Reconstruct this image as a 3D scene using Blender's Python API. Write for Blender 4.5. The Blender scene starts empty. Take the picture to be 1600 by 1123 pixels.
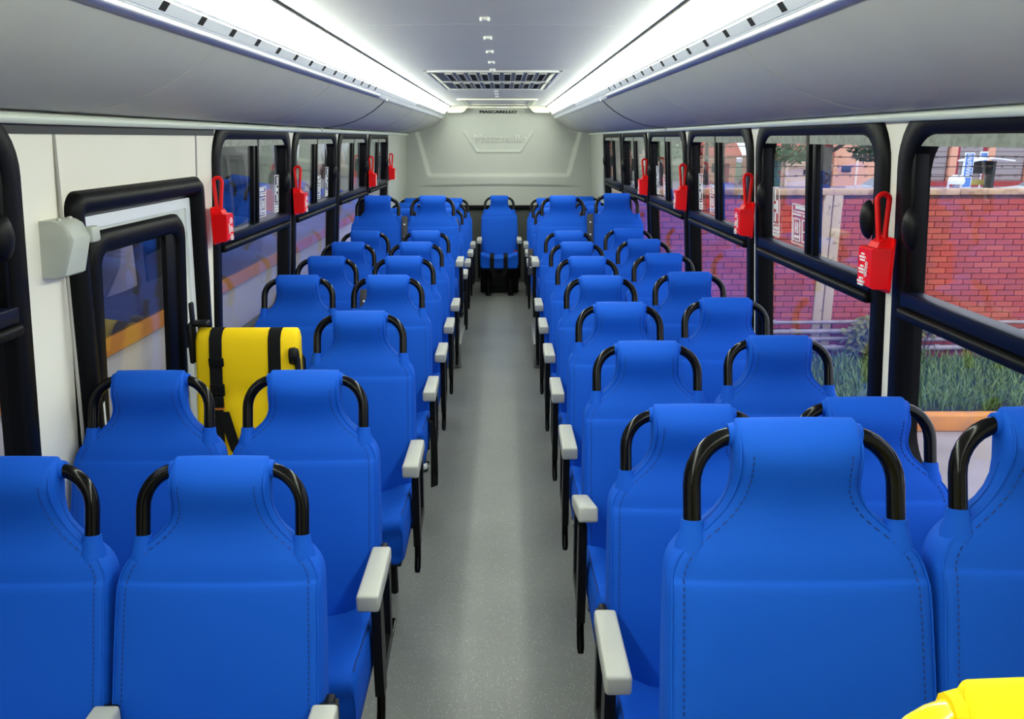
import bpy, bmesh, math, random
from mathutils import Vector, Matrix

random.seed(7)
S = bpy.context.scene
COL = S.collection
R = math.radians

# ------------------------------------------------------------------ camera, sky, exposure
PITCH, YAW = 14.863, 0.554
cam_d = bpy.data.cameras.new('camera')
cam_d.sensor_width = 36.0
cam_d.lens = 36.0 * 1300 / 1600
cam_d.clip_start = 0.02
cam_d.clip_end = 500
cam = bpy.data.objects.new('camera', cam_d)
COL.objects.link(cam)
cam.location = (0, 0, 1.8)
cam.rotation_euler = (R(90 - PITCH), 0, R(-YAW))
S.camera = cam

W = bpy.data.worlds.new('overcast_sky')
S.world = W
W.use_nodes = True
_n = W.node_tree.nodes
_bg = _n['Background']
_tc = _n.new('ShaderNodeTexCoord')
_cn = _n.new('ShaderNodeTexNoise'); _cn.inputs['Scale'].default_value = 3.0; _cn.inputs['Detail'].default_value = 5
_cr = _n.new('ShaderNodeValToRGB')
_cr.color_ramp.elements[0].position = .35; _cr.color_ramp.elements[0].color = (.66, .76, .92, 1)
_cr.color_ramp.elements[1].position = .65; _cr.color_ramp.elements[1].color = (.93, .95, 1, 1)
W.node_tree.links.new(_tc.outputs['Generated'], _cn.inputs['Vector'])
W.node_tree.links.new(_cn.outputs['Fac'], _cr.inputs['Fac'])
W.node_tree.links.new(_cr.outputs['Color'], _bg.inputs['Color'])
SKY = 2.9
LED = 21.0
_bg.inputs['Strength'].default_value = SKY
S.view_settings.view_transform = 'Standard'
S.view_settings.look = 'None'
S.view_settings.gamma = 1
S.view_settings.use_curve_mapping = False
S.view_settings.exposure = 0.10

# ------------------------------------------------------------------ materials
M = {}
def mat(name, col, rough=.6, metal=0.0, spec=.5, noise=None, bump=None, emit=None, coat=0.0, sheen=0.0):
    m = bpy.data.materials.new(name); m.use_nodes = True
    nt = m.node_tree; b = nt.nodes['Principled BSDF']
    b.inputs['Base Color'].default_value = (*col, 1)
    b.inputs['Roughness'].default_value = rough
    b.inputs['Metallic'].default_value = metal
    b.inputs['Specular IOR Level'].default_value = spec
    if coat: b.inputs['Coat Weight'].default_value = coat
    if sheen:
        b.inputs['Sheen Weight'].default_value = sheen
        b.inputs['Sheen Roughness'].default_value = .4
    tc = None
    if noise or bump:
        tc = nt.nodes.new('ShaderNodeTexCoord')
    if noise:                       # (scale, other colour, lo, hi)
        n = nt.nodes.new('ShaderNodeTexNoise'); n.inputs['Scale'].default_value = noise[0]; n.inputs['Detail'].default_value = 4
        r = nt.nodes.new('ShaderNodeValToRGB')
        r.color_ramp.elements[0].position = noise[2]; r.color_ramp.elements[0].color = (*noise[1], 1)
        r.color_ramp.elements[1].position = noise[3]; r.color_ramp.elements[1].color = (*col, 1)
        nt.links.new(tc.outputs['Object'], n.inputs['Vector']); nt.links.new(n.outputs['Fac'], r.inputs['Fac'])
        nt.links.new(r.outputs['Color'], b.inputs['Base Color'])
    if bump:                        # (scale, strength, distance)
        n2 = nt.nodes.new('ShaderNodeTexNoise'); n2.inputs['Scale'].default_value = bump[0]; n2.inputs['Detail'].default_value = 3
        bp = nt.nodes.new('ShaderNodeBump'); bp.inputs['Strength'].default_value = bump[1]; bp.inputs['Distance'].default_value = bump[2]
        nt.links.new(tc.outputs['Object'], n2.inputs['Vector']); nt.links.new(n2.outputs['Fac'], bp.inputs['Height'])
        nt.links.new(bp.outputs['Normal'], b.inputs['Normal'])
    if emit:
        b.inputs['Emission Color'].default_value = (*emit[:3], 1); b.inputs['Emission Strength'].default_value = emit[3]
    M[name] = m
    return m

mat('blue_fabric', (.0045, .086, .53), .7, spec=.14, bump=(420, .12, .002))
mat('blue_fabric_seam', (.003, .025, .17), .7)
mat('yellow_fabric', (.92, .62, .004), .65, spec=.2, bump=(420, .12, .002))
mat('yellow_seam', (.7, .42, .004), .6)
mat('yellow_paint', (.93, .72, .006), .18, coat=.5)
mat('black_gloss', (.003, .003, .0032), .16, spec=.22)
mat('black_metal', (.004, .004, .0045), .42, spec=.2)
mat('black_rubber', (.003, .003, .0035), .45, spec=.12, bump=(60, .06, .003))
mat('black_web', (.006, .006, .0065), .75, spec=.15, bump=(300, .3, .002))
mat('navy_rail', (.003, .005, .018), .4, spec=.15)
mat('dark_grey', (.045, .045, .048), .5, spec=.25)
mat('grey_plastic', (.47, .47, .415), .42, noise=(9, (.435, .435, .385), .3, .7))
mat('box_plastic', (.52, .54, .485), .45, noise=(9, (.49, .51, .455), .3, .7))
mat('cream_wall', (.90, .86, .745), .55, noise=(3, (.87, .83, .715), .3, .7))
mat('groove', (.36, .34, .30), .8)
mat('pillar_white', (.74, .74, .68), .45)
mat('cove', (.53, .525, .475), .45, spec=.3, noise=(6, (.50, .495, .45), .3, .7), bump=(3.2, .25, .02))
mat('cove_seam', (.07, .07, .08), .5)
mat('bead', (.70, .75, .66), .35)
mat('ceiling', (.60, .595, .59), .5, spec=.3, noise=(2.2, (.57, .565, .565), .3, .7))
mat('ceiling_trim', (.72, .72, .6), .45)
mat('rear_grey', (.46, .475, .43), .55, noise=(5, (.44, .455, .41), .3, .7), bump=(160, .05, .002))
mat('rear_letter_lit', (.57, .585, .54), .4)  # wall plastic again, paler to paint in the lit rims of the letters
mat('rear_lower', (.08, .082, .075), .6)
mat('aluminium', (.88, .90, .92), .5, metal=.2)
mat('aluminium_lip', (.46, .47, .56), .42, metal=.85)
mat('led', (.9, .9, .85), .5, emit=(.93, 1.0, .86, LED))
mat('hole', (.004, .004, .004), .9)
mat('vent_grey', (.22, .23, .25), .5)
mat('track', (.36, .38, .33), .6, noise=(40, (.22, .24, .19), .3, .65))
mat('red_plastic', (.92, .004, .006), .38, spec=.25)
mat('white_print', (.85, .85, .85), .5)
mat('red_print', (.7, .02, .02), .5)
mat('door_white', (.70, .73, .70), .4)
mat('white_cap', (.85, .85, .82), .4)
mat('red_button', (.75, .03, .01), .4)
mat('orange_tag', (.8, .25, .03), .5)
# outside
mat('mortar', (.24, .10, .085), .9, noise=(7, (.10, .055, .05), .35, .65))
for i, (c, d) in enumerate([((.55, .100, .075), (.46, .08, .065)), ((.51, .09, .07), (.42, .075, .06)), ((.58, .125, .085), (.48, .10, .07)), ((.48, .10, .09), (.40, .08, .075))]):
    mat('brick_%d' % i, c, .85, noise=(14, d, .3, .65), bump=(50, .4, .004))
mat('coping', (.62, .42, .27), .85, noise=(6, (.30, .16, .10), .3, .55), bump=(30, .4, .006))
mat('post_concrete', (.60, .46, .33), .85, noise=(11, (.22, .15, .11), .28, .42), bump=(30, .4, .006))
mat('foundation', (.42, .06, .055), .8, noise=(5, (.30, .05, .05), .3, .7))
mat('pipe_pvc', (.42, .36, .40), .5, noise=(7, (.28, .22, .24), .3, .6))
mat('wire_rust', (.05, .035, .03), .7)
mat('soil', (.045, .05, .03), .95, noise=(9, (.03, .03, .02), .3, .7))
mat('grass_a', (.10, .19, .045), .7, noise=(2.5, (.16, .24, .07), .35, .65))
mat('grass_b', (.085, .15, .045), .7)
mat('weed', (.19, .20, .07), .8)
mat('curb_paint', (.72, .28, .05), .8, noise=(4, (.50, .22, .08), .3, .6), bump=(25, .4, .006))
mat('street', (.34, .29, .27), .9, noise=(1.6, (.27, .23, .215), .3, .7), bump=(40, .3, .01))
mat('street_far', (.36, .30, .36), .9, noise=(.3, (.28, .24, .30), .3, .7))
mat('peach_wall', (.86, .46, .30), .8, noise=(.6, (.76, .40, .27), .3, .7))
mat('cream_facade', (.88, .70, .55), .8)
mat('roof_tile', (.66, .13, .09), .8, noise=(4, (.5, .10, .07), .3, .7))
mat('shutter', (.33, .30, .30), .6)
mat('maroon', (.34, .03, .06), .6)
mat('teal_door', (.06, .16, .15), .6)
mat('sign_blue', (.10, .25, .62), .5)
mat('sign_white', (.80, .84, .88), .5)
mat('shelter_white', (.82, .86, .92), .4)
mat('shelter_dark', (.03, .035, .035), .5)
mat('bench_yellow', (.50, .42, .12), .6)
mat('bark', (.055, .04, .045), .9, noise=(6, (.03, .022, .024), .3, .7), bump=(20, .6, .02))
mat('bark_paint', (.035, .03, .075), .7)
mat('leaf_a', (.05, .13, .045), .6)
mat('leaf_b', (.025, .065, .03), .6)
mat('hill_green', (.12, .15, .08), .9, noise=(.25, (.07, .10, .05), .35, .6))
mat('car_paint', (.34, .35, .42), .25, coat=.6)
mat('car_white', (.85, .86, .88), .25, coat=.6)
mat('tyre', (.012, .012, .012), .8)
mat('coach_white', (.74, .70, .68), .35)
mat('coach_orange', (.85, .30, .02), .3, coat=.3)
mat('coach_red', (.62, .03, .03), .3, coat=.3)
mat('coach_navy', (.010, .016, .06), .25, coat=.3)
mat('coach_glass', (.010, .012, .016), .06)

def glass_mat(name, tint):
    m = bpy.data.materials.new(name); m.use_nodes = True
    nt = m.node_tree; nt.nodes.clear()
    o = nt.nodes.new('ShaderNodeOutputMaterial'); mx = nt.nodes.new('ShaderNodeMixShader')
    t = nt.nodes.new('ShaderNodeBsdfTransparent'); t.inputs['Color'].default_value = (*tint, 1)
    g = nt.nodes.new('ShaderNodeBsdfGlossy'); g.inputs['Roughness'].default_value = 0.0; g.inputs['Color'].default_value = (.95, .96, 1, 1)
    lw = nt.nodes.new('ShaderNodeLayerWeight'); lw.inputs['Blend'].default_value = .5     # Schlick's law for one air-glass face
    pw = nt.nodes.new('ShaderNodeMath'); pw.operation = 'POWER'; pw.inputs[1].default_value = 5
    f = nt.nodes.new('ShaderNodeMath'); f.operation = 'MULTIPLY_ADD'; f.inputs[1].default_value = .96; f.inputs[2].default_value = .04
    nt.links.new(lw.outputs['Facing'], pw.inputs[0]); nt.links.new(pw.outputs[0], f.inputs[0])
    nt.links.new(f.outputs[0], mx.inputs[0]); nt.links.new(t.outputs[0], mx.inputs[1]); nt.links.new(g.outputs[0], mx.inputs[2])
    nt.links.new(mx.outputs[0], o.inputs['Surface'])
    M[name] = m
glass_mat('glass', (.86, .87, .89))

def floor_mat():
    m = bpy.data.materials.new('floor_vinyl'); m.use_nodes = True
    nt = m.node_tree; b = nt.nodes['Principled BSDF']; L = nt.links.new
    tc = nt.nodes.new('ShaderNodeTexCoord')
    n = nt.nodes.new('ShaderNodeTexNoise'); n.inputs['Scale'].default_value = 2.5; n.inputs['Detail'].default_value = 6
    r = nt.nodes.new('ShaderNodeValToRGB')
    r.color_ramp.elements[0].position = .3; r.color_ramp.elements[0].color = (.185, .19, .182, 1)
    r.color_ramp.elements[1].position = .7; r.color_ramp.elements[1].color = (.225, .23, .22, 1)
    L(tc.outputs['Object'], n.inputs['Vector']); L(n.outputs['Fac'], r.inputs['Fac'])
    prev = r.outputs['Color']
    for sc, th, col in ((95, .15, (.66, .66, .60, 1)), (120, .15, (.06, .06, .06, 1)), (60, .075, (.75, .74, .66, 1))):
        v = nt.nodes.new('ShaderNodeTexVoronoi'); v.inputs['Scale'].default_value = sc
        lt = nt.nodes.new('ShaderNodeMath'); lt.operation = 'LESS_THAN'; lt.inputs[1].default_value = th
        mx = nt.nodes.new('ShaderNodeMixRGB'); mx.inputs['Color2'].default_value = col
        ml = nt.nodes.new('ShaderNodeMath'); ml.operation = 'MULTIPLY'; ml.inputs[1].default_value = .75
        L(tc.outputs['Object'], v.inputs['Vector']); L(v.outputs['Distance'], lt.inputs[0]); L(lt.outputs[0], ml.inputs[0])
        L(ml.outputs[0], mx.inputs['Fac']); L(prev, mx.inputs['Color1']); prev = mx.outputs['Color']
    L(prev, b.inputs['Base Color'])
    b.inputs['Roughness'].default_value = .33
    M['floor_vinyl'] = m
floor_mat()

# ------------------------------------------------------------------ mesh helpers
def NB(): return bmesh.new()

def box(bm, c, s, bev=0.0, seg=2, rot=None):
    t = bmesh.new()
    bmesh.ops.create_cube(t, size=1)
    for v in t.verts: v.co = Vector((v.co.x * s[0], v.co.y * s[1], v.co.z * s[2]))
    if bev > 0:
        bmesh.ops.bevel(t, geom=t.edges[:], offset=bev, segments=seg, affect='EDGES', profile=.5)
    if rot is not None:
        bmesh.ops.transform(t, matrix=rot, verts=t.verts)
    bmesh.ops.translate(t, vec=Vector(c), verts=t.verts)
    me = bpy.data.meshes.new('tmp'); t.to_mesh(me); t.free(); bm.from_mesh(me); bpy.data.meshes.remove(me)
    return bm

def span(bm, x0, x1, y0, y1, z0, z1, bev=0.0, seg=2):
    return box(bm, ((x0 + x1) / 2, (y0 + y1) / 2, (z0 + z1) / 2), (abs(x1 - x0), abs(y1 - y0), abs(z1 - z0)), bev, seg)

def loft(bm, rings, caps=True, closed=True):
    vs = [[bm.verts.new(p) for p in r] for r in rings]
    n = len(rings[0])
    for a, b in zip(vs[:-1], vs[1:]):
        for i in range(n if closed else n - 1):
            j = (i + 1) % n
            bm.faces.new((a[i], a[j], b[j], b[i]))
    if caps:
        bm.faces.new(vs[0][::-1]); bm.faces.new(vs[-1])
    return bm

def tube(bm, path, r, n=10, caps=True):
    path = [Vector(p) for p in path]
    rings = []
    up = None
    for i, p in enumerate(path):
        d = (path[min(i + 1, len(path) - 1)] - path[max(i - 1, 0)]).normalized()
        if up is None:
            up = Vector((0, 0, 1)) if abs(d.z) < .9 else Vector((1, 0, 0))
        a = d.cross(up)
        if a.length < 1e-5: a = d.orthogonal()
        a.normalize(); b = a.cross(d).normalized(); up = b
        rr = r[i] if isinstance(r, (list, tuple)) else r
        rings.append([p + a * math.cos(2 * math.pi * k / n) * rr + b * math.sin(2 * math.pi * k / n) * rr for k in range(n)])
    return loft(bm, rings, caps)

def prism(bm, pts, axis, a0, a1):
    """polygon extruded along an axis; pts are the other two coordinates in order"""
    def P(p, a):
        q = list(p); q.insert(axis, a); return Vector(q)
    lo = [bm.verts.new(P(p, a0)) for p in pts]; hi = [bm.verts.new(P(p, a1)) for p in pts]
    n = len(pts)
    bm.faces.new(lo[::-1]); bm.faces.new(hi)
    for i in range(n):
        j = (i + 1) % n
        bm.faces.new((lo[i], lo[j], hi[j], hi[i]))
    return bm

def rrect(y0, y1, z0, z1, r, n=6):
    out = []
    for cy, cz, a in ((y1 - r, z1 - r, 0), (y0 + r, z1 - r, 90), (y0 + r, z0 + r, 180), (y1 - r, z0 + r, 270)):
        for k in range(n + 1):
            t = R(a + 90 * k / n); out.append((cy + r * math.cos(t), cz + r * math.sin(t)))
    return out

def ring(bm, y0, y1, z0, z1, width, r, w0, w1, n=6, soft=0.0):
    """rounded rectangular frame in the y-z plane, x from w0 to w1 (w1 faces inward)"""
    o = rrect(y0, y1, z0, z1, r, n); i = rrect(y0 + width, y1 - width, z0 + width, z1 - width, max(r - width * .6, .012), n)
    if soft:
        so = rrect(y0 + soft, y1 - soft, z0 + soft, z1 - soft, max(r - soft * .6, .012), n)
        si = rrect(y0 + width - soft, y1 - width + soft, z0 + width - soft, z1 - width + soft, max(r - width * .6 + soft * .4, .012), n)
        loops = [(o, w0), (o, w1 - soft), (so, w1), (si, w1), (i, w1 - soft), (i, w0)]
    else:
        loops = [(o, w0), (o, w1), (i, w1), (i, w0)]
    vs = [[bm.verts.new((w, p[0], p[1])) for p in l] for l, w in loops]
    m = len(o)
    for q in range(len(vs)):
        a, b = vs[q], vs[(q + 1) % len(vs)]
        for k in range(m):
            j = (k + 1) % m
            bm.faces.new((a[k], a[j], b[j], b[k]))
    return bm

def plate(bm, y0, y1, z0, z1, r, w0, w1, n=5):
    pts = rrect(y0, y1, z0, z1, r, n)
    return prism(bm, pts, 0, w0, w1)

XM = -0.0625
def hw(z): return 1.2275 - .0735 * (max(z, .85) - .85)
def to_wall(bm, side):
    for v in bm.verts:
        v.co.x = XM + side * (hw(v.co.z) - v.co.x)
    return bm

def finish(name, bm, m, parent=None, smooth=35, loc=None):
    bmesh.ops.recalc_face_normals(bm, faces=bm.faces)
    me = bpy.data.meshes.new(name); bm.to_mesh(me); bm.free()
    me.materials.append(M[m])
    if smooth:
        for p in me.polygons: p.use_smooth = True
        me.set_sharp_from_angle(angle=R(smooth))
    o = bpy.data.objects.new(name, me); COL.objects.link(o)
    if parent is not None: o.parent = parent
    if loc is not None: o.location = loc
    return o

def tag(o, label, cat, group=None):
    o['label'] = label; o['category'] = cat
    if group: o['group'] = group
    return o

def thing(name, label, cat, loc=(0, 0, 0), group=None, rz=0.0):
    o = bpy.data.objects.new(name, None); COL.objects.link(o)
    o.empty_display_size = .1
    o.location = loc; o.rotation_euler = (0, 0, rz)
    return tag(o, label, cat, group)

def struct(o):
    o['kind'] = 'structure'; return o
def stuff(o):
    o['kind'] = 'stuff'; return o

def text_mesh(s, size, extrude, m, name, parent, loc, rot, sx=1.0, shear=0.0, offset=0.0):
    c = bpy.data.curves.new('t', 'FONT'); c.body = s; c.size = size; c.extrude = extrude
    c.align_x = 'CENTER'; c.align_y = 'CENTER'; c.shear = shear; c.offset = offset; c.resolution_u = 3
    t = bpy.data.objects.new('t', c); COL.objects.link(t)
    me = bpy.data.meshes.new_from_object(t.evaluated_get(bpy.context.evaluated_depsgraph_get()))
    bpy.data.objects.remove(t); bpy.data.curves.remove(c)
    mx = Matrix.Translation(loc) @ rot.to_4x4() @ Matrix.Diagonal((sx, 1, 1, 1))
    me.transform(mx)
    me.materials.clear(); me.materials.append(M[m])
    o = bpy.data.objects.new(name, me); COL.objects.link(o)
    if parent is not None: o.parent = parent
    return o

def copy_tree(o, parent=None):
    c = o.copy(); COL.objects.link(c)
    if parent is not None: c.parent = parent
    for ch in list(o.children): copy_tree(ch, c)
    return c

# ------------------------------------------------------------------ the shell of the bus
Y0, Y1 = -2.2, 10.75
FLOOR = struct(finish('floor', span(NB(), XM - 1.26, XM + 1.26, Y0 - .05, Y1 + .1, -.12, 0), 'floor_vinyl', smooth=0))
struct(finish('roof', span(NB(), XM - 1.3, XM + 1.3, Y0 - .05, Y1 + .15, 2.26, 2.34), 'pillar_white', smooth=0))
# wheel arches under the raised rows
WA = []
for k, (x0, x1, y0, y1) in enumerate(((.235, 1.165, .22, 1.36), (.235, 1.165, 6.50, 7.24), (-1.29, -.345, 6.50, 7.24))):
    o = finish('trim_%d' % (k + 1), span(NB(), x0, x1, y0, y1, .002, .21, .02), 'floor_vinyl'); struct(o)

WIN_R = [(0.98, 2.352), (2.415, 3.690), (3.750, 5.070), (5.128, 6.462), (6.520, 7.890), (7.948, 9.36)]
WIN_L = [(0.75, 2.155), (3.60, 4.900), (4.958, 6.260), (6.318, 7.670), (7.728, 9.02)]
ZB, ZT = .80, 1.872
DOOR = (2.375, 3.432, 0.0, 1.655)

def side_wall(name, side, holes):
    ys = sorted({Y0, Y1, *[h[0] for h in holes], *[h[1] for h in holes]})
    zs = sorted({0.0, .85, 2.26, *[h[2] for h in holes], *[h[3] for h in holes]})
    bm = NB()
    for a, b in zip(ys[:-1], ys[1:]):
        for c, d in zip(zs[:-1], zs[1:]):
            my, mz = (a + b) / 2, (c + d) / 2
            if any(h[0] < my < h[1] and h[2] < mz < h[3] for h in holes): continue
            span(bm, 0, -.05, a, b, c, d)
    bmesh.ops.remove_doubles(bm, verts=bm.verts, dist=1e-5)
    to_wall(bm, side)
    return struct(finish(name, bm, 'cream_wall', smooth=0))
ins = .05
hr = [(a + ins, b - ins, ZB + ins, ZT - ins) for a, b in WIN_R]
hl = [(a + ins, b - ins, ZB + ins, ZT - ins) for a, b in WIN_L]
WALL_R = side_wall('wall_right', 1, hr)
WALL_L = side_wall('wall_left', -1, hl + [(DOOR[0] + .03, DOOR[1] - .03, 0.0, DOOR[3] - .03)])
for y, z0, z1 in ((2.345, 0.0, 1.815), (3.42, 1.655, 1.815)):
    bm = NB(); span(bm, -.002, .0025, y - .006, y + .006, z0, z1); to_wall(bm, -1)
    finish('panel_joint', bm, 'groove', WALL_L, 0)
bm = NB(); span(bm, -.002, .006, Y0, 3.62, 1.812, 1.86); to_wall(bm, -1)
finish('header_strip', bm, 'dark_grey', WALL_L, 0)
for side, wl, Ye in ((1, WALL_R, 9.36), (-1, WALL_L, 9.02)):    # smooth grey cheeks beside the rear wall
    bm = NB(); span(bm, -.002, .012, Ye + .02, Y1, 0, 1.90, .004); to_wall(bm, side); finish('cheek_panel', bm, 'rear_grey', wl)
# lower wall lining, dark kick panels
for side, wl in ((1, WALL_R), (-1, WALL_L)):
    if side == 1: runs = [(Y0, .2), (1.38, 6.48), (7.26, Y1)]
    else: runs = [(Y0, 2.33), (3.50, 6.48), (7.26, Y1)]
    for a, b in runs:
        bm = NB(); span(bm, -.002, .012, a, b, 0.002, .16, .004); to_wall(bm, side); finish('kick_panel', bm, 'dark_grey', wl)

# solid wall added unseen behind the viewer to cut light on seat fronts
bm = span(NB(), XM - 1.25, XM + 1.25, Y0 - .06, Y0, 0, 2.26)
struct(finish('front_light_blocker', bm, 'dark_grey', smooth=0))

# ------------------------------------------------------------------ windows
WN = [0]
def sticker(bm, y0, y1, z0, z1, kind, w):
    def bar(a, b, c, d): span(bm, w, w + .0012, a, b, c, d)
    t = .0035
    for a, b, c, d in ((y0, y1, z0, z0 + t), (y0, y1, z1 - t, z1), (y0, y0 + t, z0, z1), (y1 - t, y1, z0, z1)): bar(a, b, c, d)
    wy, hz = y1 - y0, z1 - z0
    F = lambda a, b, c, d: bar(y0 + wy * a, y0 + wy * b, z0 + hz * c, z0 + hz * d)
    if kind == 0:           # evacuation notice: headline, two drawings
        F(.2, .8, .88, .96); F(0, 1, .80, .825); F(.06, .40, .72, .76); F(.48, .96, .72, .76)
        for a, b, c, d in ((.06, .44, .10, .13), (.06, .44, .62, .65), (.06, .09, .1, .65), (.41, .44, .1, .65), (.23, .26, .1, .65), (.06, .44, .34, .37),
                           (.54, .94, .08, .11), (.54, .94, .62, .65), (.54, .57, .08, .65), (.91, .94, .08, .65), (.66, .70, .28, .55), (.78, .82, .28, .55), (.66, .82, .38, .42), (.62, .86, .16, .22)): F(a, b, c, d)
    else:                   # hammer pictogram
        F(.55, .75, .72, .95); F(.55, .75, .30, .50); F(.25, .45, .48, .74); F(.40, .80, .56, .66)
        F(0, 1, .245, .265); F(.15, .85, .15, .21); F(.1, .9, .08, .13); F(.1, .9, .03, .06)

def window(side, y0, y1, stick=False, near_latch=False):
    ZT = 1.887 if side > 0 else 1.872
    WN[0] += 1
    bm = NB(); ring(bm, y0, y1, ZB, ZT, .076, .16, -.045, .016, 8, .010); to_wall(bm, side)
    wn = struct(finish('window_%d' % WN[0], bm, 'black_rubber', smooth=50))
    iy0, iy1 = y0 + .07, y1 - .07
    ym = (iy0 + iy1) / 2
    zr = 1.345
    def part(name, bm, m, smooth=35): to_wall(bm, side); return finish(name, bm, m, wn, smooth)
    part('rail', span(NB(), -.03, .022, iy0, iy1, zr + .002, zr + .045, .006), 'navy_rail')
    part('rail', span(NB(), -.03, .034, iy0, iy1, zr - .032, zr, .012, 3), 'black_rubber')
    part('lower_pane', span(NB(), -.022, -.017, iy0 - .01, iy1 + .01, ZB + .06, zr), 'glass', 0)
    part('upper_pane', span(NB(), -.012, -.007, iy0 - .01, ym + .03, zr + .03, ZT - .06), 'glass', 0)
    part('upper_pane', span(NB(), -.028, -.023, ym - .03, iy1 + .01, zr + .03, ZT - .06), 'glass', 0)
    part('sash_bar', span(NB(), -.018, .006, ym + .008, ym + .042, zr + .04, ZT - .07, .004), 'black_rubber')
    part('sash_bar', span(NB(), -.026, .003, ym - .052, ym - .022, zr + .04, ZT - .07, .004), 'black_rubber')
    for yy in (iy0 + .012, iy1 - .012):
        part('sash_bar', span(NB(), -.03, .008, yy - .014, yy + .014, zr + .04, ZT - .07, .004), 'black_rubber')
    bm = NB(); plate(bm, iy0 + .004, iy1 - .004, ZT - .106, ZT - .072, .014, -.036, .004); part('track', bm, 'track')
    def latch(yy):
        bm = NB(); rings = []
        for k in range(7):
            a = math.pi / 2 * k / 6
            rr, xx = .052 * math.cos(a) + .002, .012 + .026 * math.sin(a)
            rings.append([(xx, yy + rr * .62 * math.cos(2 * math.pi * j / 16), 1.565 + rr * 1.1 * math.sin(2 * math.pi * j / 16)) for j in range(16)])
        loft(bm, rings); part('latch', bm, 'black_metal', 60)
    latch(iy1 - .035)
    if near_latch: latch(iy0 + .035)
    if stick:
        bm = NB(); sticker(bm, ym + .06, ym + .26, zr + .055, zr + .21, 0, -.0225); part('sticker', bm, 'white_print', 0)
        bm = NB(); sticker(bm, iy1 - .15, iy1 - .065, zr + .055, zr + .26, 1, -.0225); part('sticker', bm, 'white_print', 0)
    return wn
for k, (a, b) in enumerate(WIN_R): window(1, a, b, stick=(k in (1, 2, 3)), near_latch=(k == 1))
for k, (a, b) in enumerate(WIN_L): window(-1, a, b, stick=(k in (1, 2)))

# ------------------------------------------------------------------ side door with a big window
bm = NB(); ring(bm, DOOR[0], DOOR[1], -.06, DOOR[3], .070, .055, -.05, .034, 6, .020); to_wall(bm, -1)
for v in bm.verts: v.co.z = max(v.co.z, .004)
DR = struct(finish('door_1', bm, 'black_rubber', smooth=60))
def dpart(name, bm, m, smooth=35): to_wall(bm, -1); return finish(name, bm, m, DR, smooth)
y0, y1 = DOOR[0] + .070, DOOR[1] - .070
bm = NB(); ring(bm, y0, y1, .01, 1.575, .038, .012, -.04, -.008, 3); dpart('edge_profile', bm, 'aluminium')
bm = NB()
gy0, gy1, gz0, gz1 = y0 + .07, y1 - .075, .74, 1.525
span(bm, -.045, -.018, y0 + .03, gy0 + .03, .02, 1.55); span(bm, -.045, -.018, gy1 - .03, y1 - .03, .02, 1.55)
span(bm, -.045, -.018, gy0 + .03, gy1 - .03, .02, gz0 + .03); span(bm, -.045, -.018, gy0 + .03, gy1 - .03, gz1 - .03, 1.55)
dpart('door_leaf', bm, 'door_white', 0)
bm = NB(); ring(bm, gy0, gy1, gz0, gz1, .072, .095, -.045, .004, 7, .012); dpart('window_gasket', bm, 'black_rubber', 50)
dpart('pane', span(NB(), -.034, -.029, gy0 + .05, gy1 - .05, gz0 + .05, gz1 - .05), 'glass', 0)
dpart('sash_bar', span(NB(), -.03, -.01, gy1 - .17, gy1 - .06, gz0 + .06, gz1 - .06, .004), 'black_rubber')

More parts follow.
